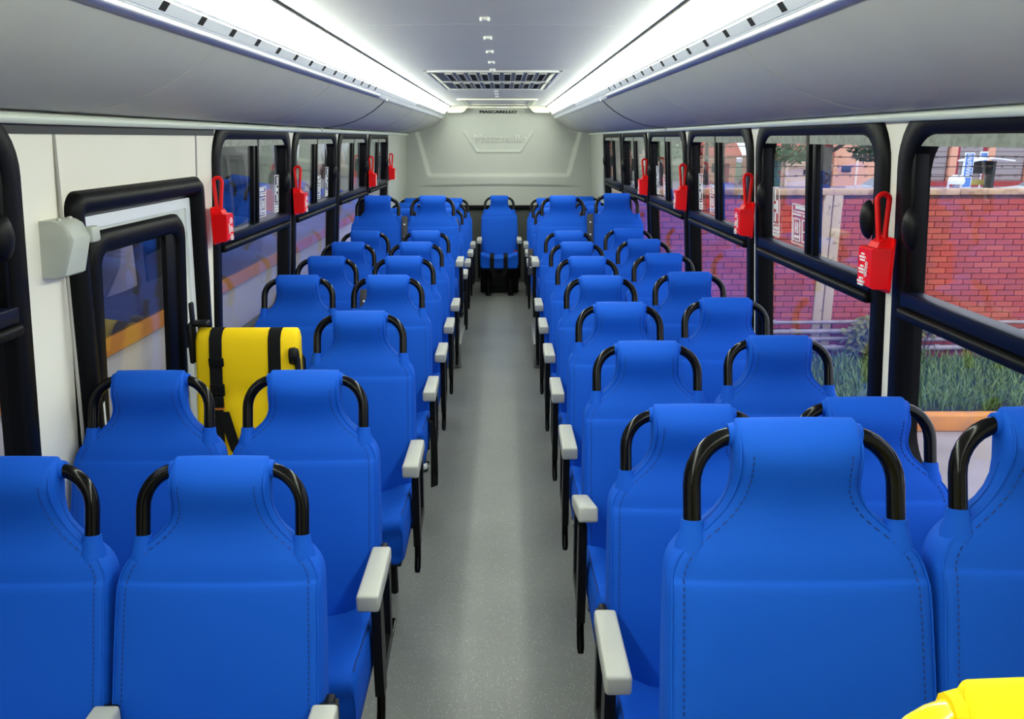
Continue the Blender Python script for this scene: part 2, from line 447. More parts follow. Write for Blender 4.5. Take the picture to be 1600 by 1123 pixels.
# ------------------------------------------------------------------ curved coves over the windows, beads, light strips
def cove_pts(off=0.0):
    P = [(.6925, 2.048), (.73, 2.012), (.78, 1.974), (.84, 1.938), (.91, 1.908), (.98, 1.887), (1.06, 1.874), (1.156, 1.868)]
    return [(x, z + off) for x, z in P]
TN = 3
for side in (-1, 1):
    TN += 1
    bm = NB()
    tube(bm, [(XM + side * 1.130, y, 1.852 + (.006 if side > 0 else -.002)) for y in [Y0 + .02 + (5.6 - Y0 - .02) * k / 8 for k in range(9)]], 00.0145, 10)
    cv = struct(finish('trim_%d' % TN, bm, 'bead', smooth=60))
    bm = NB()
    tube(bm, [(XM + side * 1.130, y, 1.852 + (.006 if side > 0 else -.002)) for y in [5.63 + (Y1 - .02 - 5.63) * k / 6 for k in range(7)]], .0145, 10)
    finish('bead', bm, 'bead', cv, 60)
    for a, b in ((Y0 + .01, 5.60), (5.628, Y1 - .01)):
        bm = NB(); lo = cove_pts(); hi = cove_pts(.012)
        prof = [(XM + side * x, z) for x, z in lo] + [(XM + side * x, z) for x, z in hi[::-1]]
        n = 24 if b > 6 else 40
        loft(bm, [[(x, a + (b - a) * k / n, z) for x, z in prof] for k in range(n + 1)])
        finish('cove_panel', bm, 'cove', cv, 40)
    for dy in (5.606, 5.622):
        bm = NB(); tube(bm, [(XM + side * x, dy, z - .001) for x, z in cove_pts()], .004, 6); finish('seam_cord', bm, 'cove_seam', cv, 60)
    bm = NB(); box(bm, (XM + side * 1.135, 5.615, 1.866), (.045, .10, .034), .012); finish('clip', bm, 'grey_plastic', cv)
    bm = NB(); box(bm, (XM + side * .70, 5.615, 2.046), (.03, .05, .03), .008); finish('clip', bm, 'bead', cv)
    for yk in (2.35, 3.9, 7.3, 8.9) :
        bm = NB(); tube(bm, [(XM + side * x, yk, z - .0004) for x, z in cove_pts()], .0016, 4); finish('panel_joint', bm, 'cove', cv, 60)

    # strip light
    nm = 'door side' if side < 0 else 'brick wall side'
    L = thing('strip_light', 'long white LED strip in perforated metal channel above the %s seats' % nm, 'light', (XM + side * .65, Y0, 2.09), 'LED strips along the ceiling')
    L0 = Vector(L.location)
    def lp(name, bm, m, smooth=40):
        for v in bm.verts: v.co -= L0
        return finish(name, bm, m, L, smooth)
    A, B = (.6965, 2.040), (.653, 2.096)
    d = Vector((B[0] - A[0], B[1] - A[1])).normalized(); nrm = Vector((-d.y, d.x)) if side else None
    nrm = Vector((-d.y, -d.x * -1)); nrm = Vector((-abs(d.y), -abs(d.x)))     # towards the aisle and down
    def q(t, w):                                                            # point along the channel face
        return (XM + side * (A[0] + (B[0] - A[0]) * t + nrm.x * w), A[1] + (B[1] - A[1]) * t + nrm.y * w)
    prof = [q(0, .004), q(.06, .006), q(.40, .0), q(.44, .003), q(.82, .003), q(.86, 0), q(1, 0), q(1, -.012), q(0, -.012)]
    bm = NB(); loft(bm, [[(x, y, z) for x, z in prof] for y in (Y0 + .02, 5.6)]); lp('channel', bm, 'aluminium')
    bm = NB(); loft(bm, [[(x, y, z) for x, z in prof] for y in (5.6, Y1 - .02)]); lp('channel', bm, 'aluminium')
    bm = NB(); cx, cz = q(.16, -.004)
    rg = [(cx + .0145 * math.cos(2 * math.pi * k / 12), cz + .0145 * math.sin(2 * math.pi * k / 12)) for k in range(12)]
    loft(bm, [[(x, y, z) for x, z in rg] for y in (Y0 + .02, 5.25)]); lp('edge_tube', bm, 'aluminium_lip', 60)
    for k in range(23):
        y = -.20 + .2345 * k
        bm = NB()
        ax, az = q(.50, .0036); bx, bz = q(.82, .0036); ex, ez = q(.82, -.002); fx, fz = q(.50, -.002)
        prism(bm, [(ax, az), (bx, bz), (ex, ez), (fx, fz)], 1, y, y + .036); lp('slot', bm, 'hole', 0)
    bm = NB()
    for k in range(110):
        y = 7.3 + .03 * k
        ax, az = q(.5, .0036); bx, bz = q(.85, .0036); ex, ez = q(.85, -.002); fx, fz = q(.5, -.002)
        prism(bm, [(ax, az), (bx, bz), (ex, ez), (fx, fz)], 1, y, y + .010)
    stuff(lp('fine_slots', bm, 'vent_grey', 0))
    C, D = (.654, 2.094), (.5875, 2.178)
    prof = [(XM + side * C[0], C[1]), (XM + side * ((C[0] + D[0]) / 2 - .008), (C[1] + D[1]) / 2 - .006), (XM + side * D[0], D[1]), (XM + side * (D[0] + .02), D[1] + .006), (XM + side * (C[0] + .02), C[1] + .006)]
    bm = NB(); loft(bm, [[(x, y, z) for x, z in prof] for y in (Y0 + .02, Y1 - .30)]); lp('diffuser', bm, 'led', 0)
    bm = NB(); tube(bm, [(XM + side * .586, y, 2.1765) for y in (Y0 + .02, Y1 - .03)], .0045, 6); lp('gasket', bm, 'black_rubber', 60)

# ------------------------------------------------------------------ ceiling of separate panels
bm = span(NB(), XM - .75, XM + .75, Y0, Y1, 2.205, 2.235)
CE = struct(finish('ceiling', bm, 'dark_grey', smooth=0))
cuts = [Y0 + .02, 1.35, 3.155, 5.10, 7.10, 8.45, Y1 - .02]
for a, b in zip(cuts[:-1], cuts[1:]):
    bm = NB(); n = 10
    lo = [(XM - .592 + 1.184 * k / n, 2.180 + .012 * (1 - ((k - n / 2) / (n / 2)) ** 2)) for k in range(n + 1)]
    prof = lo + [(x, z + .012) for x, z in lo[::-1]]
    loft(bm, [[(x, y, z) for x, z in prof] for y in (a + .003, b - .003)])
    finish('ceiling_panel', bm, 'ceiling', CE, 40)
for y in (.6, 1.2, 1.8, 2.37, 2.98, 3.52, 4.06, 4.62, 5.10, 7.35, 7.8, 8.3):
    bm = NB(); box(bm, (XM, y, 2.188), (.030, .012, .012), .003); box(bm, (XM - .013, y, 2.185), (.009, .03, .012), .003); box(bm, (XM + .013, y, 2.185), (.009, .03, .012), .003)
    finish('screw_clip', bm, 'white_cap', CE)

# air return grille
V = thing('vent_grille', 'grey rectangular air grille with two rows of black slots in the ceiling', 'vent', (XM, 6.1, 2.17))
def vp(name, bm, m, smooth=35):
    for v in bm.verts: v.co -= Vector((XM, 6.1, 2.17))
    return finish(name, bm, m, V, smooth)
gy = [5.19, 6.10, 6.99]
bm = NB()
for x0, x1, y0, y1 in ((-.475, .35, 5.17, 5.20), (-.475, .35, 6.08, 6.12), (-.475, .35, 6.98, 7.01), (-.475, -.45, 5.17, 7.01), (.325, .35, 5.17, 7.01)):
    span(bm, x0, x1, y0, y1, 2.177, 2.190, .003)
vp('frame', bm, 'ceiling')
vp('backing', span(NB(), -.47, .345, 5.18, 7.0, 2.184, 2.190), 'vent_grey', 0)
for r_ in range(2):
    ya, yb = gy[r_], gy[r_ + 1]
    for k in range(9):
        x = -.36 + .072 * k + .025
        bm = NB(); span(bm, x - .019, x + .019, ya + .16, yb - .14, 2.180, 2.185); vp('slot', bm, 'hole', 0)
        bm = NB()
        for a, b, c, d in ((x - .024, x - .019, ya + .14, yb - .12), (x + .019, x + .024, ya + .14, yb - .12), (x - .024, x + .024, ya + .12, ya + .15), (x - .024, x + .024, yb - .14, yb - .11)):
            span(bm, a, b, c, d, 2.176, 2.186)
        vp('slot_rim', bm, 'grey_plastic', 0)
    for x in (-.43, .30):
        bm = NB(); box(bm, (x, (ya + yb) / 2, 2.178), (.045, .7, .006), .002, 1, Matrix.Rotation(R(24 if x < 0 else -24), 4, 'Y')); vp('louvre', bm, 'grey_plastic')

H = thing('ceiling_hatch', 'shallow pale frame with a recessed lid in the ceiling near the rear wall', 'hatch', (XM, 9.4, 2.17))
def hp(name, bm, m, smooth=35):
    for v in bm.verts: v.co -= Vector((XM, 9.4, 2.17))
    return finish(name, bm, m, H, smooth)
bm = NB()
for x0, x1, y0, y1 in ((-.47, .345, 8.72, 8.82), (-.47, .345, 9.98, 10.08), (-.47, -.40, 8.8, 10.0), (.275, .345, 8.8, 10.0)):
    span(bm, x0, x1, y0, y1, 2.172, 2.190, .006)
hp('frame', bm, 'ceiling_trim')
bm = NB(); span(bm, -.41, .285, 8.8, 10.0, 2.180, 2.188, .003); hp('lid', bm, 'ceiling')

# ------------------------------------------------------------------ rear wall, moulded in one sheet
def sd_seg(px, pz, a, b):
    ax, az = a; bx, bz = b
    t = max(0, min(1, ((px - ax) * (bx - ax) + (pz - az) * (bz - az)) / ((bx - ax) ** 2 + (bz - az) ** 2)))
    return math.hypot(px - ax - t * (bx - ax), pz - az - t * (bz - az))
def sstep(a, b, x):
    t = max(0, min(1, (x - a) / (b - a))); return t * t * (3 - 2 * t)
def trap(px, pz, xb, zb, xt, zt, r):
    """signed distance to a trapezoid symmetric about XM (negative inside), bottom half width xb, top half width xt"""
    x = abs(px - XM)
    pts = [(-xb, zb), (xb, zb), (xt, zt), (-xt, zt)]
    X = px - XM
    dmin = min(sd_seg(X, pz, pts[i], pts[(i + 1) % 4]) for i in range(4))
    inside = zb < pz < zt and x < xb + (xt - xb) * (pz - zb) / (zt - zb)
    return (-dmin if inside else dmin) - r
bm = NB(); nx, nz = 190, 120
za, zb_ = .985, 2.20
grid = []
for j in range(nz + 1):
    row = []
    z = za + (zb_ - za) * j / nz
    for i in range(nx + 1):
        x = XM - 1.24 + 2.48 * i / nx
        d1 = trap(x, z, .85, 1.385, 1.10, 2.32, .03)
        off = .055 * (1 - sstep(-.022, .022, d1))           # recess
        d2 = trap(x, z, .265, 1.655, .47, 1.98, .015)
        fade = 1 - sstep(1.84, 1.91, z)
        off -= .014 * (1 - sstep(0, .020, abs(d2))) * fade  # raised rim of the badge field
        led = sstep(1.222, 1.246, z + .02 * ((x - XM) / 1.1) ** 2)
        off += .020 * (1 - led) * .8 * (1 - sstep(.75, 1.1, abs(x - XM)))
        row.append(bm.verts.new((x, Y1 - .05 + off, z)))
    grid.append(row)
for j in range(nz):
    for i in range(nx):
        bm.faces.new((grid[j][i], grid[j][i + 1], grid[j + 1][i + 1], grid[j + 1][i]))
WB = struct(finish('wall_rear', bm, 'rear_grey', smooth=80))
finish('backing_panel', span(NB(), XM - 1.26, XM + 1.26, Y1 + .03, Y1 + .09, 0, 2.26), 'rear_grey', WB, 0)
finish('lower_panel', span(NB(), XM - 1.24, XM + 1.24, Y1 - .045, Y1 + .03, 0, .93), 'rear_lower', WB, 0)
finish('ledge_strip', span(NB(), XM - 1.24, XM + 1.24, Y1 - .075, Y1 + .03, .93, .985, .006), 'black_rubber', WB)
RX = Matrix.Rotation(R(90), 3, 'X')
text_mesh('Mascarello', .128, .010, 'rear_letter_lit', 'raised_lettering', WB, Vector((XM + .01, Y1 - .002, 1.800)), RX, 1.22, .12)
for s in (-1, 1):
    bm = NB(); pts = [(XM + s * .62, 2.185), (XM + s * .36, 2.185), (XM + s * .42, 2.118), (XM + s * .455, 2.104), (XM + s * .62, 2.104)]
    prism(bm, pts, 1, Y1 - .16, Y1 - .03); finish('corner_fairing', bm, 'ceiling_trim', WB)
finish('header_lip', span(NB(), XM - .40, XM + .40, Y1 - .14, Y1 - .05, 2.158, 2.186, .008), 'ceiling_trim', WB)
finish('header_sensor', span(NB(), XM - .02, XM + .12, Y1 - .17, Y1 - .14, 2.160, 2.180, .006), 'white_cap', WB)
for dx_ in (-.0022, .0022):                                            # heavy strokes
    text_mesh('MASCARELLO', .050, .003, 'hole', 'lettering', WB, Vector((XM - .005 + dx_, Y1 - .012 - dx_ * .1, 2.118)), RX, 1.5, 0, 0)

# ------------------------------------------------------------------ seats
TILT = math.tan(R(16))
ST = [  # z, half width, front y, back y (before the recline)
    (.36, .202, -.005, .060), (.40, .214, -.030, .072), (.50, .2195, -.044, .076), (.62, .2215, -.050, .074), (.75, .2205, -.046, .068),
    (.84, .2185, -.043, .062), (.868, .2178, -.0405, .060), (.880, .2172, -.0385, .060), (.8835, .2170, -.0360, .060), (.8850, .2168, -.0318, .060), (.890, .2163, -.0312, .059), (.902, .2130, -.0300, .058),
    (.915, .2065, -.029, .057), (.928, .1970, -.026, .055), (.940, .184, -.0225, .053), (.952, .168, -.019, .050), (.965, .150, -.016, .047),
    (.980, .133, -.0135, .044), (.998, .119, -.0145, .042), (1.020, .1095, -.022, .041), (1.045, .1055, -.035, .040), (1.070, .1050, -.047, .039),
    (1.092, .1050, -.052, .037), (1.110, .1045, -.047, .032), (1.123, .103, -.035, .024), (1.131, .101, -.018, .014), (1.134, .098, -.004, .006)]
def stat(z):
    z = max(ST[0][0], min(ST[-1][0], z))
    for a, b in zip(ST[:-1], ST[1:]):
        if a[0] <= z <= b[0]:
            t = (z - a[0]) / (b[0] - a[0]); return [a[i] + (b[i] - a[i]) * t for i in range(4)]
def rec(z): return (z - .36) * TILT
def cross(z):
    _, w, yf, yb = stat(z)
    d = yb - yf
    r = min(.020, d * .3, w * .2); rb = min(.022, d * .35)
    pts = []
    nf = 8
    inner = w - r
    for k in range(nf + 1):                       # front face, from -x to +x, softly padded
        x = -inner + 2 * inner * k / nf
        u = x / w
        pad = .008 * (1 - u ** 4) * sstep(1.13, 1.08, z) - .004 * u * u
        pts.append((x, yf + r * .55 - pad))
    for a in (-60, -25):
        pts.append((inner + r * math.cos(R(a)), yf + r * .55 + r + r * math.sin(R(a))))
    pts.append((w, yf + r * 1.8)); pts.append((w, (yf + yb) / 2)); pts.append((w, yb - rb))
    for a in (30, 65): pts.append((w - rb + rb * math.cos(R(a)), yb - rb + rb * math.sin(R(a))))
    for k in range(5):
        x = (w - rb) - 2 * (w - rb) * k / 4; pts.append((x, yb + .004 * (1 - (x / w) ** 2)))
    for a in (65, 30): pts.append((-(w - rb + rb * math.cos(R(a))), yb - rb + rb * math.sin(R(a))))
    pts.append((-w, yb - rb)); pts.append((-w, (yf + yb) / 2)); pts.append((-w, yf + r * 1.8))
    for a in (-25, -60): pts.append((-(inner + r * math.cos(R(a))), yf + r * .55 + r + r * math.sin(R(a))))
    return [(x, y + rec(z), z) for x, y in pts]
def sub(z0, z1, n): return [z0 + (z1 - z0) * k / n for k in range(n + 1)]
ZS = [s[0] for s in ST]
def front_y(x, z):
    _, w, yf, yb = stat(z)
    r = min(.020, (yb - yf) * .3, w * .2); u = x / w
    return yf + r * .55 - .008 * (1 - u ** 4) * sstep(1.13, 1.08, z) + .004 * u * u + rec(z)

def backrest_bm(fab):
    return loft(NB(), [cross(z) for z in ZS])
def seam_bm(s):
    """raised piping along the front edges and across the back at shoulder height"""
    bm = NB()
    if True:
        path = []
        for z in [.38 + .015 * k for k in range(50)]:
            if z > 1.115: break
            w = stat(z)[1]; r = .020
            x = s * (w - r * .25); path.append((x, front_y(s * (w - r), z) + .0045, z))
        tube(bm, path, .0022, 5)
    return bm
def stitch_bm():
    bm = NB()
    for s in (-1, 1):
        z = .40
        while z < 1.09:
            w = stat(z)[1]; x = s * (w - .024); x2 = s * (stat(z + .006)[1] - .024)
            a = Vector((x, front_y(x, z) - .0006, z)); b = Vector((x2, front_y(x2, z + .006) - .0006, z + .006))
            tube(bm, [a, b], .00115, 4); z += .0105
    return bm
def handle_bm(s):
    zt, xo, r = 1.106, .172, .080
    ymid = .008
    P = [(s * .085, ymid + rec(zt), zt), (s * .096, ymid + rec(zt), zt)]
    for k in range(9):
        a = R(90 - 90 * k / 8); z = zt - r + r * math.sin(a)
        P.append((s * (xo - r + r * math.cos(a)), ymid + rec(z), z))
    for z in (.99, .955, .925): P.append((s * xo, ymid + rec(z), z))
    return tube(NB(), P, .0152, 14)
def sleeve_bm(q):
    bm = NB(); s = -1 if q < 2 else 1; zt = 1.106
    if q % 2 == 0: tube(bm, [(s * .085, .008 + rec(zt), zt), (s * .112, .008 + rec(zt), zt)], [.025, .0185], 12)
    else: tube(bm, [(s * .170, .012 + rec(.915), .895), (s * .172, .010 + rec(.94), .936), (s * .172, .008 + rec(.955), .952), (s * .172, .008 + rec(.970), .970)], [.036, .027, .0205, .0185], 12)
    return bm
def cushion_bm():
    """seat pad: rounded wedge, side bolsters, deep front face"""
    bm = NB(); rings = []
    N = 10
    prof = [(-.377, .438, .358), (-.3805, .449, .347), (-.377, .466, .336), (-.352, .478, .330), (-.32, .482, .330), (-.28, .474, .332), (-.15, .466, .336), (-.04, .460, .340), (.02, .455, .345)]
    for y, zt, zb in prof:
        w = .2225 if -.36 < y < 0 else .218
        pts = []
        for k in range(N + 1):
            u = -1 + 2 * k / N
            pts.append((u * (w - .012), y, zt + .038 * sstep(.45, .93, abs(u)) * (1 if zt > .46 else .75) - .004 * (1 - u * u)))
        pts += [(w - .003, y, zt + .025 * (1 if zt > .46 else .75)), (w, y, zt - .008), (w, y, (zt + zb) / 2), (w - .004, y, zb + .018), (w - .02, y, zb)]
        for k in range(1, 5): pts.append(((w - .02) * (1 - 2 * k / 5), y, zb))
        pts += [(-(w - .02), y, zb), (-(w - .004), y, zb + .018), (-w, y, (zt + zb) / 2), (-w, y, zt - .008), (-(w - .003), y, zt + .025 * (1 if zt > .46 else .75))]
        rings.append(pts)
    loft(bm, rings)
    return bm
def cushion_seam_bm(s):
    bm = NB()
    if True:
        tube(bm, [(s * .214, y, z + .0375) for y, z in ((-.354, .478), (-.32, .482), (-.28, .474), (-.15, .466), (-.04, .460))], .0018, 4)
    return bm
def armrest_bm():
    """pad running forward from its pivot at the origin, squared front end that drops a little"""
    bm = box(NB(), (0, -.122, 0), (.060, .272, .040), .0085, 3)
    for v in bm.verts:
        if v.co.y < -.20: v.co.z -= .012 if v.co.z < 0 else .003
        if v.co.y > -.02: v.co.x *= .92
    return bm
def bracket_bm():
    bm = NB(); box(bm, (0, .022, -.004), (.036, .026, .022), .005); box(bm, (0, .045, -.012), (.020, .05, .03), .005); return bm
def side_frame_bm():
    """black side plate from the armrest to the seat pan, ending in a bent bright tube"""
    bm = NB()
    prism(bm, [(-.205, .625), (-.155, .625), (-.150, .44), (-.158, .29), (-.205, .29), (-.212, .44)], 0, -.013, .013)
    prism(bm, [(.005, .625), (.040, .625), (.015, .33), (-.20, .30), (-.20, .345), (-.02, .37)], 0, -.009, .009)
    return bm
def lever_bm():
    return tube(NB(), [(0, -.18, .33), (0, -.182, .27), (0, -.192, .235), (0, -.212, .205), (0, -.222, .190)], [.0125, .0125, .0125, .0125, .009], 10)
def leg_bm(): return span(NB(), -.018, .018, -.285, -.242, .018, .345, .008)
def foot_bm():
    bm = NB(); box(bm, (0, -.265, .010), (.062, .12, .018), .006); box(bm, (0, -.305, .022), (.022, .022, .012), .004); return bm
def rear_leg_bm(): return tube(NB(), [(0, -.02, .02), (0, -.03, .18), (0, -.05, .345)], .016, 8)
def pan_bm():
    bm = NB(); span(bm, -.205, .205, -.34, .03, .305, .333, .008); span(bm, -.20, .20, .0, .06, .30, .40, .01); return bm
def belt_bm():
    bm = NB()
    def strap(path, w, t=.002):
        rings = []
        for (x, y, z), (nx_, ny, nz_) in path:
            n = Vector((nx_, ny, nz_)).normalized() * t
            rings.append([(x - w, y, z), (x + w, y, z), (x + w + n.x, y + n.y, z + n.z), (x - w + n.x, y + n.y, z + n.z)])
        loft(bm, rings)
    for x in (-.085, .075):
        strap([((x, -.02, .47), (0, 0, 1)), ((x, -.15, .476), (0, 0, 1)), ((x, -.30, .482), (0, 0, 1)), ((x, -.365, .484), (0, -.3, 1)), ((x, -.390, .465), (0, -1, .4)), ((x, -.392, .40), (0, -1, 0)), ((x, -.390, .33), (0, -1, 0)), ((x * .6, -.385, .25), (0, -1, 0))], .024)
    return bm
def hang_belt_bm(s):
    """seat belt end hanging out over the aisle edge of the pad"""
    bm = NB(); rings = []
    for x, y, z, tw in ((.222, -.15, .495, 0), (.242, -.17, .485, .3), (.248, -.18, .40, .8), (.247, -.19, .30, 1.1), (.243, -.16, .19, 1.4), (.236, -.10, .12, 1.6)):
        a = Vector((.003 + .012 * math.sin(tw), .022 * math.cos(tw * .5), 0))
        rings.append([Vector((s * (x + a.x), y + a.y, z)), Vector((s * (x + a.x + .003), y + a.y, z)), Vector((s * (x - a.x + .003), y - a.y, z)), Vector((s * (x - a.x), y - a.y, z))])
    return loft(bm, rings)
def buckle_bm():
    bm = NB(); box(bm, (.19, -.03, .492), (.026, .05, .02), .005); return bm

PART = {}
def proto(key, bm, m, smooth=35):
    bmesh.ops.recalc_face_normals(bm, faces=bm.faces)
    me = bpy.data.meshes.new(key); bm.to_mesh(me); bm.free(); me.materials.append(M[m])
    for p in me.polygons: p.use_smooth = True
    me.set_sharp_from_angle(angle=R(smooth)); PART[key] = me
for pre, fab, sm, hm in (('blue', 'blue_fabric', 'blue_fabric_seam', 'black_gloss'), ('yellow', 'yellow_fabric', 'yellow_seam', 'yellow_paint')):
    proto(pre + '_backrest', backrest_bm(fab), fab, 75)
    for q_ in (-1, 1): proto(pre + '_piping_%d' % q_, seam_bm(q_), fab, 60)
    proto(pre + '_stitching', stitch_bm(), sm, 60)
    for q_ in range(4): proto(pre + '_sleeve_%d' % q_, sleeve_bm(q_), fab, 60)
    proto(pre + '_cushion', cushion_bm(), fab, 60)
    for q_ in (-1, 1): proto(pre + '_cushion_piping_%d' % q_, cushion_seam_bm(q_), sm, 60)
    for s in (-1, 1): proto(pre + '_handle_%d' % s, handle_bm(s), hm, 60)
proto('armrest', armrest_bm(), 'grey_plastic', 40); proto('bracket', bracket_bm(), 'black_metal')
proto('under_strip', span(NB(), -.0285, .0285, -.245, .0, -.029, -.020, .003), 'black_metal')
proto('side_frame', side_frame_bm(), 'black_metal'); proto('lever', lever_bm(), 'black_gloss', 60)
proto('leg', leg_bm(), 'black_gloss'); proto('foot', foot_bm(), 'black_gloss'); proto('rear_leg', rear_leg_bm(), 'black_gloss', 60)
proto('pan', pan_bm(), 'black_metal'); proto('belt', belt_bm(), 'black_web'); proto('buckle', buckle_bm(), 'red_button')
for s in (-1, 1): proto('hang_belt_%d' % s, hang_belt_bm(s), 'black_web', 60)
def foldarm_bm():
    bm = NB(); span(bm, -.024, .024, -.018, .016, .0, .24, .006); return bm
proto('fold_arm', foldarm_bm(), 'dark_grey')
def bolts_bm():
    bm = NB()
    for z in (.07, .17): box(bm, (0, -.020, z), (.012, .006, .012), .002)
    return bm
proto('arm_bolt', bolts_bm(), 'aluminium'); proto('foot_cap', box(NB(), (0, -.30, .020), (.05, .07, .022), .008), 'white_cap')

def part(name, key, parent, loc=(0, 0, 0), rot=(0, 0, 0)):
    o = bpy.data.objects.new(name, PART[key]); COL.objects.link(o); o.parent = parent
    o.location = loc; o.rotation_euler = rot; return o

ORD = 'first second third fourth fifth sixth seventh eighth ninth tenth eleventh twelfth thirteenth'.split()
def seat(x, ytop, z, label, group, aisle, colour='blue', arms=(), fold=None, tilt=0.0, belt=False, hang=False, cap=False, name='passenger_seat', cat='seat', buckle=False, both_legs=True):
    """aisle: +1 when the aisle lies on the seat's +x side. ytop is where the top of the headrest stands."""
    t = thing(name, label, cat, (x, ytop - rec(1.12), z), group)
    b = part('backrest', colour + '_backrest', t)
    [part('piping', colour + '_piping_%d' % q_, b) for q_ in (-1, 1)]; stuff(part('stitching', colour + '_stitching', b)); [part('sleeve', colour + '_sleeve_%d' % q_, b) for q_ in range(4)]
    for s in (-1, 1): part('grab_handle', colour + '_handle_%d' % s, t)
    c = part('seat_cushion', colour + '_cushion', t); [part('piping', colour + '_cushion_piping_%d' % q_, c) for q_ in (-1, 1)]
    part('seat_pan', 'pan', t)
    for s in arms:
        a = part('armrest', 'armrest', t, (s * .236, .015, .640), (R(-tilt), 0, 0)); part('armrest_bracket', 'bracket', a); part('underside', 'under_strip', a)
        f = part('side_frame', 'side_frame', t, (s * .242, .05, 0)); part('release_lever', 'lever', f)
    for s in ((-1, 1) if both_legs else (aisle,)):
        if s == aisle or name != 'passenger_seat':
            l = part('leg', 'leg', t, (s * .13, 0, 0)); part('foot', 'foot', l)
            if cap and s == aisle: part('foot_cap', 'foot_cap', l, (0, 0, .004))
    part('rear_leg', 'rear_leg', t, (aisle * .13, 0, 0))
    if fold:
        fx, fz = fold
        a = part('folded_armrest', 'fold_arm', t, (fx, rec(fz) - .035, fz), (-R(16), 0, 0)); part('bolt', 'arm_bolt', a)
    if belt: part('seat_belt', 'belt', t); part('belt_buckle', 'buckle', t)
    if hang: part('seat_belt', 'hang_belt_%d' % aisle, t)
    if buckle: part('belt_buckle', 'buckle', t, (-.38 if aisle > 0 else 0, 0, 0))
    return t

RX_A, RX_W, LX_A, LX_W = .487, .934, -.588, -1.040
RY = [1.315, 2.045, 2.745, 3.445, 4.15, 4.86, 5.57, 6.275, 6.985, 7.69, 8.39, 9.10, 9.81]
for k, y in enumerate(RY):
    z = .212 if k in (0, 8) else 0.0
    note = ' over the wheel' if k in (0, 8) else ''
    tilt = {2: 17}.get(k, 0)
    seat(RX_A, y, z, 'blue aisle seat, %s row from the front on the brick wall side%s' % (ORD[k], note), 'blue seats in pairs along the aisle', -1,
         arms=() if k in (9,) else (-1,), tilt=tilt, fold=(-.245, .60) if k == 9 else None, cap=(k in (2, 4, 10)))
    seat(RX_W, y, z + .018, 'blue window seat, %s row from the front on the brick wall side%s' % (ORD[k], note), 'blue seats in pairs along the aisle', -1,
         fold=(-.226, .74) if k == 8 else None)
LY = [1.69, 2.385, 3.27, 4.18, 4.88, 5.58, 6.28, 6.985, 7.69, 8.39, 9.10, 9.81]
for k, y in enumerate(LY):
    z = .212 if k == 7 else 0.0
    note = ' over the wheel' if k == 7 else ''
    if k == 2: note = ' beside the yellow chair'
    xa, xw = {0: (-.612, -1.066), 1: (-.592, -1.050), 2: (-.577, 0)}.get(k, (LX_A, LX_W))
    seat(xa, y, z, 'blue aisle seat, %s row from the front on the door side%s' % (ORD[k], note), 'blue seats in pairs along the aisle', 1,
         arms=(1,), hang=(k in (3, 8)), buckle=(k == 2), cap=(k in (4, 8)))
    if k != 2:
        seat(xw, y, z, 'blue window seat, %s row from the front on the door side%s' % (ORD[k], note), 'blue seats in pairs along the aisle', 1,
             arms=(1,) if k == 0 else (), fold={7: (.226, .74), 4: (.226, .72)}.get(k))
seat(-.055, 10.24, 0, 'single blue seat facing down the aisle from the middle of the rear wall', 'blue seats in pairs along the aisle', 1, arms=(-1, 1), belt=True, name='rear_seat')
rs = bpy.data.objects['rear_seat']; rs.pop('group', None)
finish('shade_box', box(NB(), (0, .02, .16), (.46, .24, .31), .015), 'black_metal', rs); finish('shade_cover', box(NB(), (0, -.13, .20), (.38, .06, .20), .01), 'black_metal', rs)  # black boxes added to paint in the shade below this seat
seat(.494, .610, .212, 'yellow priority seat with yellow grab bars, at the bottom corner of the view', None, -1, colour='yellow', arms=(-1,), name='priority_seat')

# ------------------------------------------------------------------ yellow transfer chair beside the door
T = thing('transfer_chair', 'yellow padded wheelchair transfer seat with black shoulder straps by the door', 'chair', (-1.003, 3.08, 0)); T.scale = (.96, 1, 1)
def tp(name, bm, m, smooth=60, parent=None): return finish(name, bm, m, parent or T, smooth)
bm = NB(); rings = []
for z, yf, yb, w in ((.40, -.02, .06, .198), (.43, -.035, .07, .206), (.70, -.04, .07, .208), (.82, -.038, .066, .208), (.845, -.030, .064, .208), (.87, -.038, .064, .207), (.98, -.042, .062, .206), (1.04, -.040, .058, .206), (1.068, -.030, .046, .204), (1.080, -.012, .028, .201), (1.083, .004, .014, .198)):
    c = min(.016, (yb - yf) * .3)
    dy = (z - .4) * .16
    rings.append([(x, y + dy, z) for x, y in ((-w + c, yf), (-w * .5, yf - .006), (0, yf - .008), (w * .5, yf - .006), (w - c, yf), (w, yf + c), (w, yb - c), (w - c, yb), (0, yb), (-w + c, yb), (-w, yb - c), (-w, yf + c))])
loft(bm, rings); bk = tp('backrest', bm, 'yellow_fabric')
bm = NB(); box(bm, (0, -.20, .425), (.42, .42, .10), .03, 3); tp('seat_cushion', bm, 'yellow_fabric')
def fy(z): return -.047 + (z - .4) * .16
